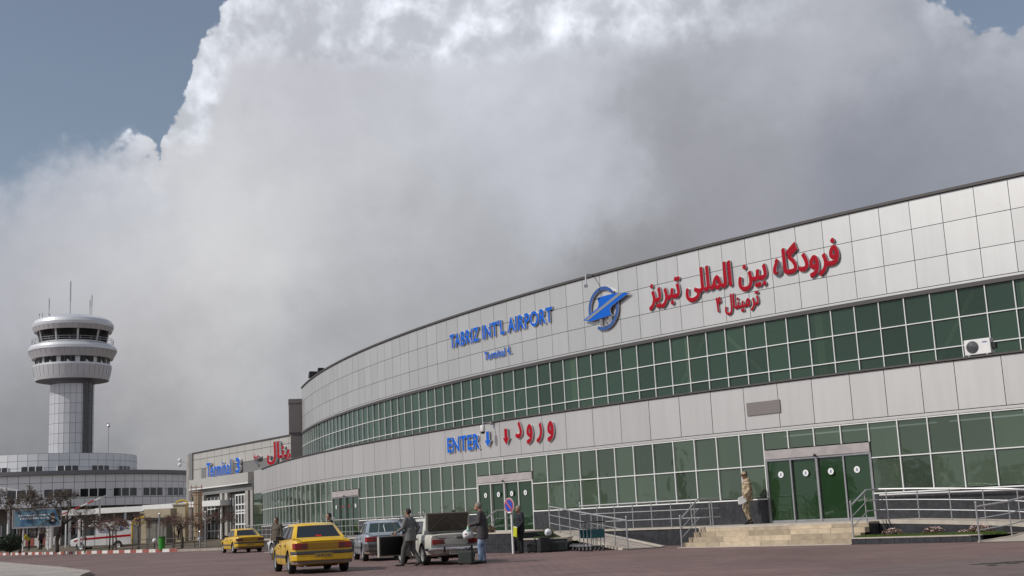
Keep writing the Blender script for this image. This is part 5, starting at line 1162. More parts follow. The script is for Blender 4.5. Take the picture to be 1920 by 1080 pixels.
def car(label, loc, heading, paint, spec, group=None, glass='cglass', taxi=False, light='lampred', name='parked_car', cat='car'):
    """heading: direction of travel as angle from +X; local +x forward, +y left"""
    o = thing(name, label, cat, loc, heading, group=group); sp = spec; P = M[paint]; G_ = M[glass]
    rings = []
    for x, w, zb, zs, zt in sp['st']:
        half = [(0, zb), (w*.78, zb), (w*.95, zb+.05), (w, zb+.17), (w*1.0, zs-.22), (w*.985, zs-.07), (w*.935, zs-.005), (w*.6, zs+(zt-zs)*.75), (0, zt)]
        rings.append([(x, y, z) for y, z in half]+[(x, -y, z) for y, z in reversed(half[1:-1])])
    b = MB(); b.loft(rings); body = b.build('body', [P, M['dark']], o)
    for wx in sp['wx']:
        for s in (1, -1):
            c = MB(); c.cur = 0; c.lathe([(0, -.3), (sp['wr']*1.16, -.3), (sp['wr']*1.16, .3), (0, .3)], (0, 0, 0), 28); c.v = [(wx+a, s*(sp['wy']+.08)+cc, sp['wr']+.015+bb) for a, bb, cc in c.v]
            cu = c.build('cutter', M['dark'], o); m_ = body.modifiers.new('b', 'BOOLEAN'); m_.object = cu; m_.operation = 'DIFFERENCE'; m_.solver = 'EXACT'
            bpy.context.view_layer.update(); baked(body, False); me = cu.data; bpy.data.objects.remove(cu); bpy.data.meshes.remove(me)
    body.data.shade_smooth(); body.data.set_sharp_from_angle(angle=radians(30))
    u_ = MB(); u_.box((0, 0, .27), (3.3, 1.0, .18)); u_.build('underside', M['dark'], o)
    for wx in sp['wx']:
        for s in (1, -1): wheel(o, wx, s*sp['wy'], sp['wr'], hub=sp.get('hub', 'hub'))
    # cabin
    (xf, yf, zf), (xr, yr, zr), (tf, ty, tz), (tr, ty2, tz2) = sp['cab']; cf, cr = .10, .07
    base = [(xf, yf, zf), (xf+cf, 0, zf+.01), (xf, -yf, zf), (xr, -yr, zr), (xr-cr, 0, zr+.005), (xr, yr, zr)]
    topr = [(tf, ty, tz), (tf+cf*.8, 0, tz+.012), (tf, -ty, tz), (tr, -ty2, tz2), (tr-cr*.7, 0, tz2+.012), (tr, ty2, tz2)]
    cap = [(tf-.12, ty-.10, tz+.045), (tf-.08, 0, tz+.062), (tf-.12, -ty+.10, tz+.045), (tr+.12, -ty2+.10, tz2+.045), (tr+.1, 0, tz2+.06), (tr+.12, ty2-.10, tz2+.045)]
    c = MB(); low = [(p[0], p[1], p[2]-.12) for p in base]; c.loft([low, base, topr, cap]); cb = c.build('cabin', P, o); cb.data.shade_smooth(); cb.data.set_sharp_from_angle(angle=radians(50))
    B_, T_ = base, topr
    rear = [(B_[4], B_[5], T_[5], T_[4]), (B_[3], B_[4], T_[4], T_[3])]
    g = MB(); a = pane(rear[0], 0, .86, .07, .90); bq = pane(rear[1], .14, 1, .07, .90)
    m0 = (a[0]+bq[1])/2; m1 = (a[3]+bq[2])/2; g.add([bq[0], m0, a[1], a[2], m1, bq[3]], [(0, 1, 4, 5), (1, 2, 3, 4)]); g.build('rear_window', G_, o, True)
    fr = [(B_[0], B_[1], T_[1], T_[0]), (B_[1], B_[2], T_[2], T_[1])]
    a = pane(fr[0], .12, 1, .06, .92, .004); bq = pane(fr[1], 0, .88, .06, .92, .004)
    g = MB(); m0 = (a[1]+bq[0])/2; m1 = (a[2]+bq[3])/2; g.add([a[0], m0, bq[1], bq[2], m1, a[3]], [(0, 1, 4, 5), (1, 2, 3, 4)]); g.build('windscreen', G_, o, True)
    for side in (0, 1):
        q = (B_[5], B_[0], T_[0], T_[5]) if side == 0 else (B_[2], B_[3], T_[3], T_[2])
        for (u0, u1, v0, v1) in (((.12, .47, .06, .88), (.52, .93, .06, .88)) if side == 0 else ((.07, .48, .06, .88), (.53, .88, .06, .88))):
            p = pane(q, u0, u1, v0, v1, .005); g = MB(); g.add(p, [(0, 1, 2, 3)]); g.build('side_window', G_, o, fix=False)
            g = MB(); pp = p+[p[0]]; g.tube(pp, .012, 4, cap=False); g.build('window_seal', M['black'], o)
    W_ = sp['W']
    # doors: seams and handles
    g = MB()
    for s in (1, -1):
        for x in sp['seams']: g.box((x, s*(W_+.001), .56), (.012, .006, .62))
    g.build('door_seam', M['dark'], o)
    for s in (1, -1):
        for x in sp['handles']: g = MB(); g.box((x, s*(W_+.012), .775), (.13, .025, .03)); g.build('door_handle', M['black'] if not sp.get('old') else M['chrome'], o)
        g = MB(); xm = xf-.25; g.box((xm, s*(yf+.06), zf+.10), (.09, .16, .11)); g.tube([(xm, s*(yf-.05), zf+.03), (xm, s*(yf+.05), zf+.07)], .02, 5); g.build('wing_mirror', M['black'], o, bevel=.015)
        if not sp.get('old'): g = MB(); g.box((.02, s*(W_+.008), .47), (2.05, .02, .075)); g.build('side_strip', M['bump'], o)
    L0, L1 = sp['st'][0][0], sp['st'][-1][0]; RX = L1
    # rear end
    bz = sp['bump']; g = MB()
    if not sp.get('old'):
        pts_ = [(RX+.34, W_+.005), (RX+.05, W_-.01), (RX-.05, W_-.12), (RX-.09, 0), (RX-.05, -W_+.12), (RX+.05, -W_+.01), (RX+.34, -W_-.005)]
        inn = [(RX+.34, W_-.05), (RX+.12, W_-.1), (RX+.06, 0), (RX+.12, -W_+.1), (RX+.34, -W_+.05)]
        poly = pts_+inn[::-1]
        g.prism(poly, bz[0], bz[1]-.09); bu = g.build('rear_bumper', P if taxi or not sp.get('dkb') else M['bump'], o, bevel=.02)
        g = MB(); poly2 = [(x-.012 if x < RX+.2 else x, y*1.008) for x, y in pts_]+inn[::-1]; g.prism(poly2, bz[1]-.088, bz[1]); g.build('bumper_strip', M['bump'], bu, bevel=.01)
        g = MB(); g.prism([(x+.03, y*.97) for x, y in pts_]+inn[::-1], bz[0]-.09, bz[0]-.002); g.build('bumper_skirt', M['skirt_trim'], bu)
        front = [(-x+ (L0+RX), y) for x, y in poly]; front = [(L0-(x-RX), y) for x, y in poly]
        g = MB(); g.prism(front, bz[0]-.02, bz[1]-.06); g.build('front_bumper', M['bump'], o, bevel=.02)
    else:
        g.tube([(RX+.3, W_+.03, .46), (RX-.02, W_+.02, .46), (RX-.10, W_-.1, .46), (RX-.12, 0, .46), (RX-.10, -W_+.1, .46), (RX-.02, -W_-.02, .46), (RX+.3, -W_-.03, .46)], .05, 8); bu = g.build('rear_bumper', M['chrome'], o, True)
        for s in (1, -1): g = MB(); g.box((RX-.17, s*.42, .45), (.05, .06, .17)); g.build('overrider', M['black'], bu, bevel=.01)
        g = MB(); g.tube([(L0-.3, W_+.03, .46), (L0+.06, W_-.05, .46), (L0+.10, 0, .46), (L0+.06, -W_+.05, .46), (L0-.3, -W_-.03, .46)], .05, 8); g.build('front_bumper', M['chrome'], o, True)
    lz = sp['lamp']
    for s in (1, -1):
        g = MB(); y0, y1 = W_-.43, W_-.015; xx = RX+sp.get('lx', .0)
        g.hexa([(xx+.06, s*y0, lz[0]), (xx+.06, s*(y1-.06), lz[0]), (xx+.2, s*y1, lz[0]), (xx+.2, s*y0, lz[0])], [(xx+.06, s*y0, lz[1]), (xx+.06, s*(y1-.06), lz[1]), (xx+.2, s*y1, lz[1]), (xx+.2, s*y0, lz[1])])
        g.v = [(a-.085, b_, c_) for a, b_, c_ in g.v]; tl = g.build('tail_lamp', M[light], o, bevel=.012)
        g = MB(); g.box((RX-.03+sp.get('lx', 0), s*(y0+.1), (lz[0]+lz[1])/2), (.012, .14, (lz[1]-lz[0])*.55)); g.build('reverse_lens', M['lampdk'], tl)
        g = MB(); g.box((L0-.05, s*(W_-.28), .60), (.1, .32, .14)); g.build('headlight', M['globe'], o, bevel=.02)
    g = MB(); g.box((RX-.022+sp.get('lx', 0), 0, (lz[0]+lz[1])/2), (.02, (W_-.45)*2, (lz[1]-lz[0])*.92)); gp = g.build('lamp_panel', M['taxipanel'] if taxi else P, o)
    g = MB(); g.box((RX-.105, 0, sp['plate']), (.012, .5, .11)); g.build('number_plate', M['taxiplate' if taxi else 'plate'], o)
    g = MB()
    for i, (a_, w_) in enumerate(((-.19, .03), (-.14, .05), (-.07, .05), (0, .03), (.05, .05), (.12, .04), (.18, .05))): g.box((RX-.1125, a_, sp['plate']), (.002, w_*.7, .06))
    g.build('plate_digits', M['bump' if taxi else 'black'], o)
    g = MB(); zt = sp['st'][-2][4]
    g.box((RX+.30, 0, zt+.011), (.55, (W_-.2)*2, .012)); 
    g = MB(); g.tube([(RX+.75, W_-.13, zt+.004), (RX+.15, W_-.15, zt-.012), (RX-.0, W_-.17, lz[1]+.10), (RX-.02, W_-.3, lz[1]+.03), (RX-.02, -W_+.3, lz[1]+.03), (RX-.0, -W_+.17, lz[1]+.10), (RX+.15, -W_+.15, zt-.012), (RX+.75, -W_+.13, zt+.004)], .007, 4); g.build('boot_seam', M['dark'], o)
    g = MB(); g.tube([(RX+.2, .5, .22), (RX-.09, .52, .2)], .028, 8); g.build('exhaust_pipe', M['steel'], o)
    return o
ST405 = [(2.18, .60, .34, .58, .62), (2.12, .74, .25, .64, .68), (1.85, .83, .2, .72, .77), (1.35, .855, .19, .79, .86), (1.0, .86, .19, .82, .90), (0, .86, .19, .87, .93), (-1.0, .86, .19, .91, .965), (-1.4, .86, .2, .925, .985), (-1.9, .85, .22, .925, .985), (-2.12, .82, .27, .91, .965), (-2.2, .77, .33, .86, .90)]
S405 = dict(st=ST405, W=.86, wx=(1.36, -1.31), wy=.745, wr=.305, cab=((1.12, .74, .885), (-1.52, .74, .96), (.36, .575, 1.345), (-.88, .575, 1.345)), seams=(.98, -.02, -.95), handles=(.13, -.86), bump=(.36, .62), lamp=(.67, .84), plate=.50, dkb=True)
STP = [(2.12, .70, .32, .70, .74), (2.06, .77, .25, .76, .80), (1.6, .80, .22, .82, .88), (1.0, .80, .22, .85, .91), (0, .80, .22, .87, .92), (-1.1, .80, .22, .89, .93), (-1.5, .80, .24, .89, .93), (-2.0, .79, .28, .88, .91), (-2.1, .77, .34, .86, .88)]
SPK = dict(st=STP, W=.80, wx=(1.28, -1.22), wy=.69, wr=.30, cab=((1.0, .70, .88), (-1.2, .70, .90), (.45, .56, 1.33), (-.85, .56, 1.33)), seams=(.92, 0, -.85), handles=(.1, -.75), bump=(.38, .55), lamp=(.60, .74), plate=.36, old=True, lx=0.)
def hd(az): return radians(90+az)     # az: turn to the left of straight away
t1 = car('yellow taxi nearest the camera seen from behind with a tall rear window', (-6.32, 37.3, 0), hd(19.0), 'taxi', S405, taxi=True, group='yellow taxis', name='taxi', cat='taxi')
g = MB(); g.box((-1.49, 0, 1.02), (.03, .16, .05)); g.build('brake_light', mat('brake_light_red', (.75, .02, .03), .3, emit=.25), t1)
t2 = car('farther yellow taxi on the left driving away past the older terminal', (-17.0, 76.0, 0), hd(26), 'taxi', S405, taxi=True, group='yellow taxis', name='taxi', cat='taxi', light='lampdk')
t3c = car('silver blue sedan between the near taxi and the old white car', (-5.25, 46.4, 0), hd(14), 'silverp', S405, glass='cglass2')
g = MB(); g.tube([(-1.57, .05, 1.0), (-1.2, .05, 1.2), (-1.0, .0, 1.3)], .012, 4); g.build('rear_wiper', M['white'], t3c)
t4 = car('white sedan mostly hidden behind the near yellow taxi', (-10.6, 59.6, 0), hd(33), 'whitep', S405)
t5 = car('old cream white sedan with its boot open and left front door open', (-2.75, 39.2, 0), hd(21), 'oldwhite', SPK)
# open boot of the old car
hx, hz_ = -1.28, .935
g = MB(); L = .59; tl = .0
g.hexa([(hx-.02, .66, hz_), (hx+.02, .66, hz_), (hx+.02, -.66, hz_), (hx-.02, -.66, hz_)], [(hx-.10, .70, hz_+L), (hx-.04, .70, hz_+L), (hx-.04, -.70, hz_+L), (hx-.10, -.70, hz_+L)])
lid = g.build('boot_lid', M['oldwhite'], t5)
g = MB(); g.hexa([(hx-.035, .61, hz_+.04), (hx-.022, .61, hz_+.04), (hx-.022, -.61, hz_+.04), (hx-.035, -.61, hz_+.04)], [(hx-.108, .64, hz_+L-.05), (hx-.092, .64, hz_+L-.05), (hx-.092, -.64, hz_+L-.05), (hx-.108, -.64, hz_+L-.05)]); g.build('boot_lining', mat('boot_lining_brown', (.10, .082, .062), .9, var=.4, vscale=5), lid)
g = MB(); g.tube([(hx-.04, .6, hz_+.05), (hx-.115, .05, hz_+L-.06), (hx-.04, -.55, hz_+.08)], .014, 4); g.tube([(hx-.09, .66, hz_+L-.03), (hx-.12, .0, hz_+L-.02), (hx-.09, -.66, hz_+L-.03)], .018, 5); g.build('lid_brace', mat('lid_brace_brown', (.17, .15, .12), .7), lid)
g = MB(); g.quad((hx-.05, .60, .945), (-1.98, .60, .918), (-1.98, -.60, .918), (hx-.05, -.60, .945)); g.build('boot_shade_sheet', M['dark'], t5)  # black sheet over the closed body paints the shade inside the boot
g = MB(); g.box((-2.115, 0, .80), (.012, 1.25, .012)); g.box((-2.115, 0, .70), (.01, .62, .2)); g.box((-2.12, 0, .585), (.012, 1.35, .014)); g.build('rear_trim', M['chrome'], t5)
# open front left door
dr = MB(); hxd = .92; a_ = radians(62)
def dpt(u, v, z): # u along door from hinge backwards, v thickness outwards
    x = hxd-u*cos(a_)-v*sin(a_)*0; y = .80+u*sin(a_); x += v*sin(a_)*1.0; y += v*cos(a_); return (x, y, z)
dr.hexa([dpt(0, 0, .26), dpt(1.0, 0, .26), dpt(1.0, .07, .26), dpt(0, .07, .26)], [dpt(0, 0, .88), dpt(1.0, 0, .88), dpt(1.0, .07, .88), dpt(0, .07, .88)]); d5 = dr.build('front_door', M['oldwhite'], t5)
dr = MB(); dr.hexa([dpt(.03, -.02, .30), dpt(.95, -.02, .30), dpt(.95, -.002, .30), dpt(.03, -.002, .30)], [dpt(.03, -.02, .87), dpt(.95, -.02, .87), dpt(.95, -.002, .87), dpt(.03, -.002, .87)]); dr.build('door_lining', M['black'], d5)
dr = MB(); dr.tube([dpt(.02, .03, .88), dpt(.35, .02, 1.30), dpt(.95, .02, 1.30), dpt(.98, .03, .88)], .014, 6); dr.tube([dpt(.30, .02, .88), dpt(.32, .02, 1.25)], .008, 5); dr.build('window_frame', M['chrome'], d5)
dr = MB(); dr.box(dpt(.25, .14, .95), (.1, .17, .1), .4); dr.build('wing_mirror', M['chrome'], d5, bevel=.015)
g = MB(); g.hexa([(hxd, .806, .27), (-.02, .806, .27), (-.02, .803, .27), (hxd, .803, .27)], [(hxd, .806, .86), (-.02, .806, .86), (-.02, .803, .86), (hxd, .803, .86)]); g.build('doorway_shade_sheet', M['dark'], t5)  # thin black sheet on the body side paints the dark of the doorway
# roof rack line on the near taxi is absent; taxi door emblem mark
for tx in (t1, t2):
    for s in (1,):
        g = MB(); g.lathe([(0, 0), (.035, 0), (.035, .004), (0, .004)], (0, 0, 0), 12); g.v = [(.45+x, .865+z, .70+y) for x, y, z in g.v]; g.build('door_emblem', M['bump'], tx)

# ------------------------------------------------------------------ ambulance
am = thing('ambulance', 'white ambulance van with a red side stripe parked behind the kerb', 'ambulance', (-38.4, 115.6, .18), radians(180-6))
sec = [(2.95, .80, .42, .85, .95), (2.85, .90, .32, 1.0, 1.1), (2.2, .96, .28, 1.2, 1.32), (1.95, .97, .28, 1.28, 1.4)]
b = MB(); rings = []
for x, w, zb, zs, zt in sec+[(1.2, .97, .28, 2.2, 2.32), (.9, .97, .28, 2.36, 2.50), (-2.8, .97, .28, 2.36, 2.50), (-2.92, .94, .32, 2.3, 2.42)]:
    half = [(0, zb), (w*.9, zb), (w, zb+.12), (w, .95 if zs > 1 else zs-.1), (w*(.97 if zs > 1.5 else .98), zs-.1), (w*.86, zs), (0, zt)]
    rings.append([(x, y, z) for y, z in half]+[(x, -y, z) for y, z in reversed(half[1:-1])])
b.loft(rings); vb = b.build('body', M['vanpaint'], am); 
for wx in (1.95, -1.65):
    for s in (1, -1):
        c = MB(); c.lathe([(0, -.3), (.42, -.3), (.42, .3), (0, .3)], (0, 0, 0), 24); c.v = [(wx+a, s*.98+cc, .36+bb) for a, bb, cc in c.v]; cu = c.build('cutter', M['dark'], am); m_ = vb.modifiers.new('b', 'BOOLEAN'); m_.object = cu; m_.operation = 'DIFFERENCE'; m_.solver = 'EXACT'; bpy.context.view_layer.update(); baked(vb, False); bpy.data.objects.remove(cu)
        wheel(am, wx, s*.85, .35, .22)
vb.data.shade_smooth(); vb.data.set_sharp_from_angle(angle=radians(28))
for s in (1, -1):
    y = s*.975
    g = MB(); g.add([(1.92, y, 1.33), (1.28, y*.99, 2.08), (.62, y*.995, 2.08), (.62, y, 1.33)], [(0, 1, 2, 3)]); g.v = [(a, b_+s*.012, c_) for a, b_, c_ in g.v]; g.build('side_window', M['cglass'], am, fix=False)
    g = MB(); g.add([(2.6, s*.945, .92), (1.9, s*.985, 1.08), (-2.85, s*.985, 1.28), (-2.85, s*.985, 1.10), (1.9, s*.985, .92), (2.5, s*.955, .80)], [(0, 1, 2, 3, 4, 5)]); g.build('red_stripe', M['red'], am, fix=False)
    g = MB(); rg = random.Random(2)
    for z, x0, x1 in ((1.75, .3, -.9), (1.52, .1, -.8), (1.9, -1.1, -1.7), (1.65, -1.1, -1.9), (1.75, -2.0, -2.7)):
        x = x0
        while x > x1: w = rg.uniform(.05, .16); g.quad((x, s*.9865, z), (x-w, s*.9865, z), (x-w, s*.9865, z+.07), (x, s*.9865, z+.07)); x -= w+.04
    g.build('side_lettering', M['ringblue'], am, fix=False)
    g = MB()
    for k in range(3):
        a = pi*k/3; dx, dz = cos(a)*.16, sin(a)*.16; px, pz = -sin(a)*.045, cos(a)*.045
        g.quad((-1.95-dx-px, s*(.988+.002*k), 1.85-dz-pz), (-1.95+dx-px, s*(.988+.002*k), 1.85+dz-pz), (-1.95+dx+px, s*(.988+.002*k), 1.85+dz+pz), (-1.95-dx+px, s*(.988+.002*k), 1.85-dz+pz))
    g.build('star_mark', M['ringblue'], am, fix=False)
    for x in (.55, -.6): g = MB(); g.box((x, s*.975, 1.25), (.02, .02, 1.8)); g.build('door_seam', M['bump'], am)
    g = MB(); g.box((2.9, s*.62, .88), (.12, .3, .2)); g.build('headlight', M['globe'], am, bevel=.03)
    g = MB(); g.box((1.75, s*1.1, 1.4), (.12, .2, .28)); g.build('wing_mirror', M['black'], am, bevel=.02)
g = MB(); g.add([(1.98, .84, 1.42), (1.98, -.84, 1.42), (1.26, -.76, 2.24), (1.26, .76, 2.24)], [(0, 1, 2, 3)]); g.v = [(a+.03, b_, c_+.03) for a, b_, c_ in g.v]; g.build('windscreen', M['cglass'], am)
g = MB(); g.box((2.9, 0, .5), (.25, 1.75, .26)); g.build('front_bumper', M['bump'], am, bevel=.04)
g = MB(); g.box((.75, 0, 2.56), (.3, 1.4, .12)); g.build('light_bar', M['globe'], am, bevel=.03)

# ================================================================== people
def remesh(o, vox, sm=2):
    m_ = o.modifiers.new('r', 'REMESH'); m_.mode = 'VOXEL'; m_.voxel_size = vox
    if sm: s_ = o.modifiers.new('s', 'SMOOTH'); s_.factor = .5; s_.iterations = sm
    bpy.context.view_layer.update(); return baked(o)
def limb(mb, pts, rs, n=12):
    for i in range(len(pts)-1):
        a, b = Vector(pts[i]), Vector(pts[i+1]); mb.tube([a, a.lerp(b, .35), b], [rs[i], (rs[i]*.6+rs[i+1]*.4)*1.03, rs[i+1]], n)
    for p, r in zip(pts, rs): mb.ball(p, r, n)
def torso(mb, rows, n=16):
    rings = []
    for (c, hw, hd_, yaw) in rows:
        ring = []
        for k in range(n):
            a = 2*pi*k/n; x, y = hw*cos(a), hd_*sin(a); x, y = rot2(x, y, yaw); ring.append((c[0]+x, c[1]+y, c[2]))
        rings.append(ring)
    mb.loft(rings)
SK = mat('skin', (.34, .19, .125), .6); SH = mat('shoe_leather', (.018, .014, .012), .4)
HAIRD = mat('dark_hair', (.014, .011, .01), .7, var=.5, vscale=60); HAIRG = mat('grey_hair', (.22, .2, .18), .8, var=.5, vscale=60)
def cloth(name, c, **k): return mat(name, c, .9, var=k.pop('var', .35), vscale=k.pop('vscale', 7), bump=.5, bscale=9, **k)
def person(label, loc, rz, top, low, hair=HAIRD, H=1.74, J=None, coat=0., vox=.011, shoes=None, lean=(0, 0), look=(0, 0), hands='relaxed', beard=None, thick=1., group=None):
    """local frame: x right, y ahead, z up"""
    o = thing('person', label, 'person', loc, rz, group=group); k = H/1.74
    D = dict(hipL=(-.09, 0, .92), hipR=(.09, 0, .92), kneeL=(-.10, .02, .49), kneeR=(.10, .02, .49), ankL=(-.10, 0, .08), ankR=(.10, 0, .08), toeL=(-.12, .17, .03), toeR=(.12, .17, .03),
             shL=(-.185, 0, 1.42), shR=(.185, 0, 1.42), elL=(-.23, -.02, 1.13), elR=(.23, -.02, 1.13), wrL=(-.24, .06, .88), wrR=(.24, .06, .88))
    lx, ly = lean
    for q in ('shL', 'shR', 'elL', 'elR', 'wrL', 'wrR'): D[q] = (D[q][0]+lx, D[q][1]+ly, D[q][2])
    if J: D.update(J)
    D = {a: Vector(b)*k for a, b in D.items()}
    neck = Vector((lx, ly, 1.47))*k; head = Vector((lx+look[0], ly+.02+look[1], 1.615))*k
    T = thick
    def rows(e): return [((0, 0, .86*k), .150*k*T+e, .105*k*T+e, 0), ((0, 0, .95*k), .160*k*T+e, .11*k*T+e, 0), ((lx*.4, ly*.4, 1.10*k), .150*k*T+e, .108*k*T+e, 0), ((lx*.8, ly*.8, 1.27*k), .175*k*T+e, .118*k*T+e, 0), ((lx, ly, 1.38*k), .172*k*T+e, .105*k+e, 0), ((lx, ly, 1.445*k), .10*k+e, .075*k+e*.8, 0), ((lx, ly, 1.47*k), .062*k+e*.3, .06*k+e*.3, 0)]
    # body: one surface with head, hands and fingers
    b = MB(); torso(b, rows(-.01)); limb(b, [neck-Vector((0, 0, .03)), neck.lerp(head, .6)], [.058*k, .055*k])
    for s in 'LR':
        limb(b, [D['hip'+s], D['knee'+s], D['ank'+s]], [.08*k, .052*k, .038*k]); limb(b, [D['sh'+s], D['el'+s], D['wr'+s]], [.05*k, .038*k, .027*k]); limb(b, [D['ank'+s], D['toe'+s]], [.036*k, .03*k])
    hs = k
    b.ball(head+Vector((0, 0, .025))*hs, .1*hs, 16, (.76, .92, 1.0)); b.ball(head+Vector((look[0]*.5, .025+look[1]*.5, -.055))*hs, .062*hs, 12, (.86, .95, .95))
    f = Vector((look[0]*2, 1+look[1], 0)).normalized(); b.tube([head+f*.08*hs+Vector((0, 0, .02)), head+f*.108*hs+Vector((0, 0, -.03))], [.010*hs, .016*hs], 6)
    for s in (-1, 1): b.ball(head+Vector((s*.078, -.005, -.005))*hs, .02*hs, 6, (.5, 1, 1.5))
    hand_pos = {}
    for s, sg_ in (('L', -1), ('R', 1)):
        w = D['wr'+s]; e = D['el'+s]; d = (w-e).normalized(); dn = (d+Vector((0, 0, -.25))).normalized(); pc = w+dn*.05*k; side = d.cross(Vector((0, 1, 0))); side = side.normalized() if side.length > .1 else Vector((1, 0, 0)); nrm_ = dn.cross(side).normalized(); hand_pos[s] = w+dn*.10*k
        b.tube([w, pc, w+dn*.085*k], [.026*k, .034*k, .03*k], 8)
        for i, (u, L) in enumerate(((-.028, .066), (-.010, .075), (.010, .071), (.027, .056))):
            p0 = w+dn*.08*k+nrm_*u*k; p1 = p0+dn*L*.5*k+side*.008*k*sg_*-1; p2 = p1+(dn+side*(-.5*sg_)).normalized()*L*.5*k; limb(b, [p0, p1, p2], [.0105*k, .0095*k, .008*k], 6)
        p0 = w+dn*.035*k+nrm_*-.03*k; p1 = p0+(dn*.6-nrm_*.8).normalized()*.035*k; p2 = p1+(dn-nrm_*.2).normalized()*.03*k; limb(b, [p0, p1, p2], [.013*k, .0115*k, .009*k], 6)
    remesh(b.build('body', SK, o), min(vox, .010), 1)
    # trousers
    b = MB(); torso(b, rows(.012)[:3][:2]+[((0, 0, 1.0*k), .155*k*T+.012, .108*k*T+.012, 0)])
    for s in 'LR': a = D['ank'+s]; limb(b, [D['hip'+s], D['knee'+s], a+(D['knee'+s]-a)*.06], [.095*k*T, .070*k*T, .062*k])
    remesh(b.build('trousers', low, o), vox)
    b = MB(); torso(b, rows(.022+.006*coat)[2:-1])
    if coat: torso(b, [((0, 0, (.86-coat)*k), .178*k*T+.01, .135*k*T+.01, 0), ((0, 0, .95*k), .178*k*T+.01, .13*k*T+.01, 0), ((lx*.4, ly*.4, 1.14*k), .165*k*T+.02, .125*k*T+.02, 0)])
    else: torso(b, [((0, 0, .88*k), .168*k*T+.02, .118*k*T+.02, 0), ((lx*.4, ly*.4, 1.12*k), .162*k*T+.02, .12*k*T+.02, 0)])
    for s in 'LR': limb(b, [D['sh'+s], D['el'+s], D['wr'+s]], [.069*k*T, .056*k, .045*k])
    b.tube([neck+Vector((0, -.01, -.03)), neck+Vector((0, -.012, .02))], [.075*k, .068*k], 12)
    jk = remesh(b.build('jacket', top, o), vox)
    for s in 'LR':
        a, t_ = D['ank'+s], D['toe'+s]; b = MB(); b.tube([a+Vector((0, -.05, -.035))*k, a+Vector((0, 0, -.02))*k, a.lerp(t_, .6)+Vector((0, 0, -.0)), t_+(t_-a).normalized()*.06*k], [.045*k, .05*k, .046*k, .028*k], 10); b.ball(a+Vector((0, -.035, -.035))*k, .046*k, 8); b.tube([a, a+(D['knee'+s]-a).normalized()*(.22 if shoes else .05)*k], [.05*k, .056*k], 10)
        zmin = min(v[2] for v in b.v); remesh(b.build('shoe', shoes or SH, o), vox)
    # hair
    if hair:
        b = MB(); b.ball(head+Vector((0, -.012, .035))*hs, .108*hs, 18, (.80, .93, .98)); b.v = [v for v in b.v]; hm = b.build('hair', hair, o)
        me = hm.data
        for v in me.vertices:
            r_ = (v.co-head)
            if r_.dot(f) > .03*hs and r_.z < .075*hs: v.co = v.co-f*(r_.dot(f)-.0*hs)*.55
            if r_.z < -.03*hs: v.co.z = head.z-.03*hs-(abs(r_.z)-.03*hs)*.2
        me.shade_smooth()
    if beard: b = MB(); b.ball(head+Vector((0, .045, -.075))*hs, .055*hs, 10, (1, .8, .9)); b.build('beard', beard, o, True)
    for s in (-1, 1): b = MB(); e_ = head+f*.088*hs+Vector((s*.03, 0, .015))*hs; b.ball(e_, .009*hs, 6); b.build('eye', M['dark'], o)
    return o, hand_pos, D, head
gj = cloth('grey_jacket', (.135, .14, .14)); gt = cloth('grey_trousers', (.085, .085, .085))
walkJ = dict(kneeL=(-.10, .19, .51), ankL=(-.10, .26, .09), toeL=(-.11, .43, .05), kneeR=(.10, -.02, .50), ankR=(.10, -.25, .12), toeR=(.11, -.11, .03), elR=(.25, -.16, 1.16), wrR=(.25, -.04, .93), elL=(-.27, .12, 1.16), wrL=(-.27, .33, 1.04))
w1, hp, D, hh = person('man in a grey jacket and grey trousers striding past the open car door', (-3.36, 37.5, 0), radians(68), gj, gt, H=1.68, J=walkJ, lean=(0, .05), coat=.10, thick=1.22)
dj = cloth('charcoal_anorak', (.055, .052, .055)); jeans = mat('faded_jeans', (.10, .16, .27), .9, col2=(.30, .38, .50), vscale=5, bump=.4, bscale=12)
w2, hp2, D2, h2 = person('grey haired man in charcoal jacket and faded jeans holding a white plastic bag', (-1.2, 36.9, 0), radians(84), dj, jeans, hair=HAIRG, H=1.76, coat=.16, look=(0, .05), lean=(0, .03),
    J=dict(elL=(-.23, .06, 1.17), wrL=(-.10, .30, 1.12), elR=(.23, .06, 1.17), wrR=(.08, .32, 1.10), kneeL=(-.10, .06, .50), ankL=(-.10, .06, .08), toeL=(-.12, .23, .03)), thick=1.22)
def world_of(o, p): a, b = rot2(p.x, p.y, o.rotation_euler.z); return Vector((o.location.x+a, o.location.y+b, o.location.z+p.z))
bp = world_of(w2, (hp2['L']+hp2['R'])/2)
bg = thing('plastic_bag', 'white plastic bag hanging from the hands of the man in jeans', 'bag', bp)
b = MB(); b.tube([(0, 0, .0), (-.01, 0, -.05), (-.02, 0, -.12)], [.012, .02, .07], 10); b.ball((-.04, .0, -.22), .15, 14, (1.05, .75, .9)); b.ball((.03, .03, -.26), .12, 12, (1.05, .8, .8)); b.ball((-.09, -.02, -.27), .1, 12); bgm = remesh(b.build('bag', mat('white_plastic', (.68, .70, .70), .45, var=.15, vscale=9, bump=.9, bscale=22), bg), .012, 2)
b = MB(); b.ball((-.10, -.105, -.22), .035, 8, (1, .3, .9)); b.build('print', mat('pale_red_print', (.55, .25, .22), .6), bg, True)
b = MB(); b.tube([(-.02, -.01, .03), (-.025, -.04, -.08), (-.04, -.07, -.14)], [.02, .04, .05], 8); b.build('green_print', mat('mint_print', (.3, .55, .45), .6), bg, True)
suit = cloth('dark_suit', (.016, .018, .025), var=.3); suitt = cloth('black_trousers', (.010, .010, .011), var=.3)
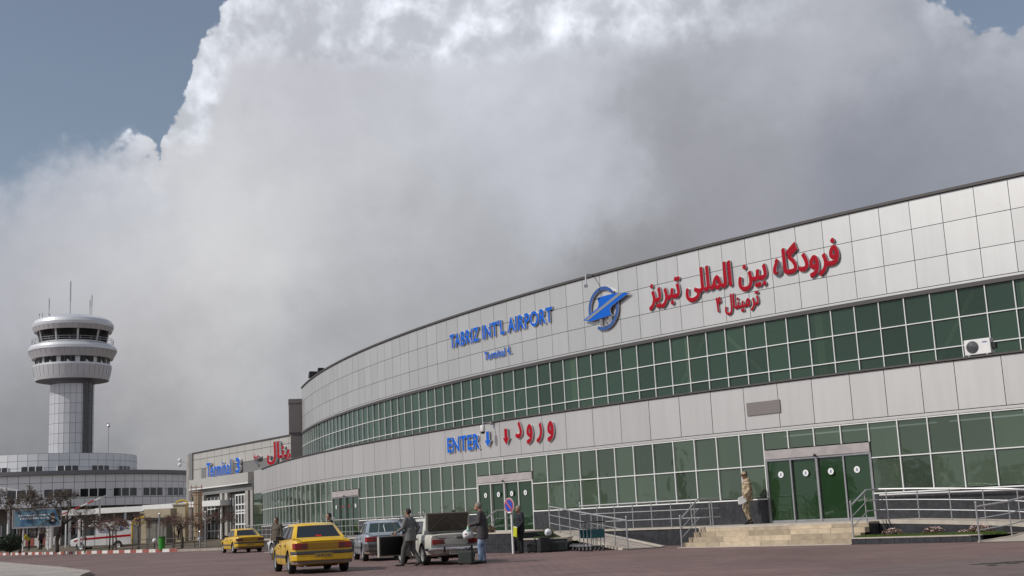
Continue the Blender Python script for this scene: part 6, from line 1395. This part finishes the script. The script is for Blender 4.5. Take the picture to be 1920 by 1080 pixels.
w3, hp3, D3, h3 = person('man in a dark suit holding a yellow folder beside the round traffic sign', (-.12, 45.5, 0), radians(118), suit, suitt, hair=HAIRG, H=1.70, coat=.1, look=(-.01, .03), J=dict(elL=(-.26, .0, 1.14), wrL=(-.15, .18, .93)), thick=1.15)
fp_ = world_of(w3, (hp3['L'])); fo = thing('folder', 'yellow green folder held by the man in the dark suit', 'folder', fp_, radians(118)); b = MB(); b.box((.0, .03, -.06), (.27, .03, .34)); b.v = [(rot2(x, z, .15)[0], y, rot2(x, z, .15)[1]) for x, y, z in b.v]; b.build('cover', mat('folder_yellow', (.50, .52, .02), .6), fo, bevel=.008)
b = MB(); b.box((.0, .03, -.04), (.25, .02, .34)); b.v = [(rot2(x, z, .15)[0], y, rot2(x, z, .15)[1]) for x, y, z in b.v]; b.build('paper', M['white'], fo)
w4, _, _, _ = person('man in a brown jacket standing by the hidden white sedan', (-10.55, 54.0, 0), radians(150), cloth('brown_jacket', (.10, .085, .065)), gt, H=1.76, coat=.1, look=(0, .04), thick=1.2)
w5, _, _, _ = person('dark haired man in a black jacket showing above the near taxi roof', (-7.3, 47.6, 0), radians(110), cloth('black_jacket', (.018, .016, .02)), suitt, H=1.77, look=(-.01, .02), thick=1.15)
w6, _, _, _ = person('dark haired person whose head shows over the open boot lid', (-2.4, 43.6, 0), radians(10), cloth('black_top', (.02, .02, .02)), suitt, H=1.63)
# soldier on the platform
camo_m = bpy.data.materials.new('camouflage'); camo_m.use_nodes = True; t = NT(camo_m.node_tree); bs_ = t.N['Principled BSDF']; bs_.inputs['Roughness'].default_value = .9
tc = t.new('ShaderNodeTexCoord'); n1 = t.noise(tc.outputs['Object'], 11, 2, .6); n2 = t.noise(t.v('ADD', tc.outputs['Object'], (3., 1., 2.)), 16, 2, .6)
c1 = t.mix(t.smooth(n1, .50, .54), (.50, .41, .29, 1), (.24, .165, .10, 1)); c2 = t.mix(t.smooth(n2, .57, .60), c1, (.10, .085, .06, 1)); t.put(bs_.inputs['Base Color'], c2)
sp_ = Vector(A(8.35, .75, ZF)); boots = mat('black_boots', (.012, .012, .012), .45)
w7, hp7, D7, h7 = person('soldier in sand camouflage and a brimmed cap walking with white papers', tuple(sp_), radians(96), camo_m, camo_m, H=1.90, coat=.08, shoes=boots, look=(0, .03), thick=1.2,
    J=dict(kneeL=(-.10, .15, .55), ankL=(-.10, .02, .17), toeL=(-.11, .15, .06), kneeR=(.10, .03, .49), ankR=(.10, -.08, .08), toeR=(.11, .10, .03), elL=(-.24, -.02, 1.15), wrL=(-.22, .16, .93), elR=(.25, -.06, 1.14), wrR=(.25, .05, .90)))
b = MB(); hd_ = h7; b.lathe([(.0, .125), (.075, .12), (.098, .085), (.102, .03), (.10, .02)], hd_, 20); b.lathe([(.095, .03), (.16, .02), (.165, .026), (.1, .045)], hd_+Vector((0, .03, .0)), 20); b.build('cap', camo_m, w7, True)
pp = world_of(w7, hp7['L']); pa = thing('papers', 'white papers in the hand of the soldier', 'papers', pp, radians(96)); b = MB(); b.box((.0, .05, -.03), (.04, .24, .24)); b.v = [(x, rot2(y, z, -.35)[0], rot2(y, z, -.35)[1]) for x, y, z in b.v]; b.build('sheet', M['white'], pa, bevel=.006)
b = MB(); b.box((.012, .09, -.10), (.035, .2, .2)); b.build('sheet', M['white'], pa)
# far figures
person('distant person in a plum jacket standing behind the signboard legs', (-43.3, 113, .45), radians(60), cloth('plum_jacket', (.055, .025, .045)), suitt, H=1.72, vox=.02)
person('distant person in dark clothes bending beside the plum jacket', (-44.2, 112.6, .45), radians(100), cloth('yellow_vest', (.45, .42, .02)), suitt, H=1.62, vox=.02, lean=(0, .28), look=(0, .12), J=dict(elL=(-.2, .45, 1.1), wrL=(-.2, .55, .85), elR=(.2, .45, 1.1), wrR=(.2, .55, .85)))
person('distant person in grey beside the cream wall pier', (-30.2, 110.6, .75), radians(160), cloth('grey_coat', (.07, .065, .06)), suitt, H=1.70, vox=.02, coat=.1)
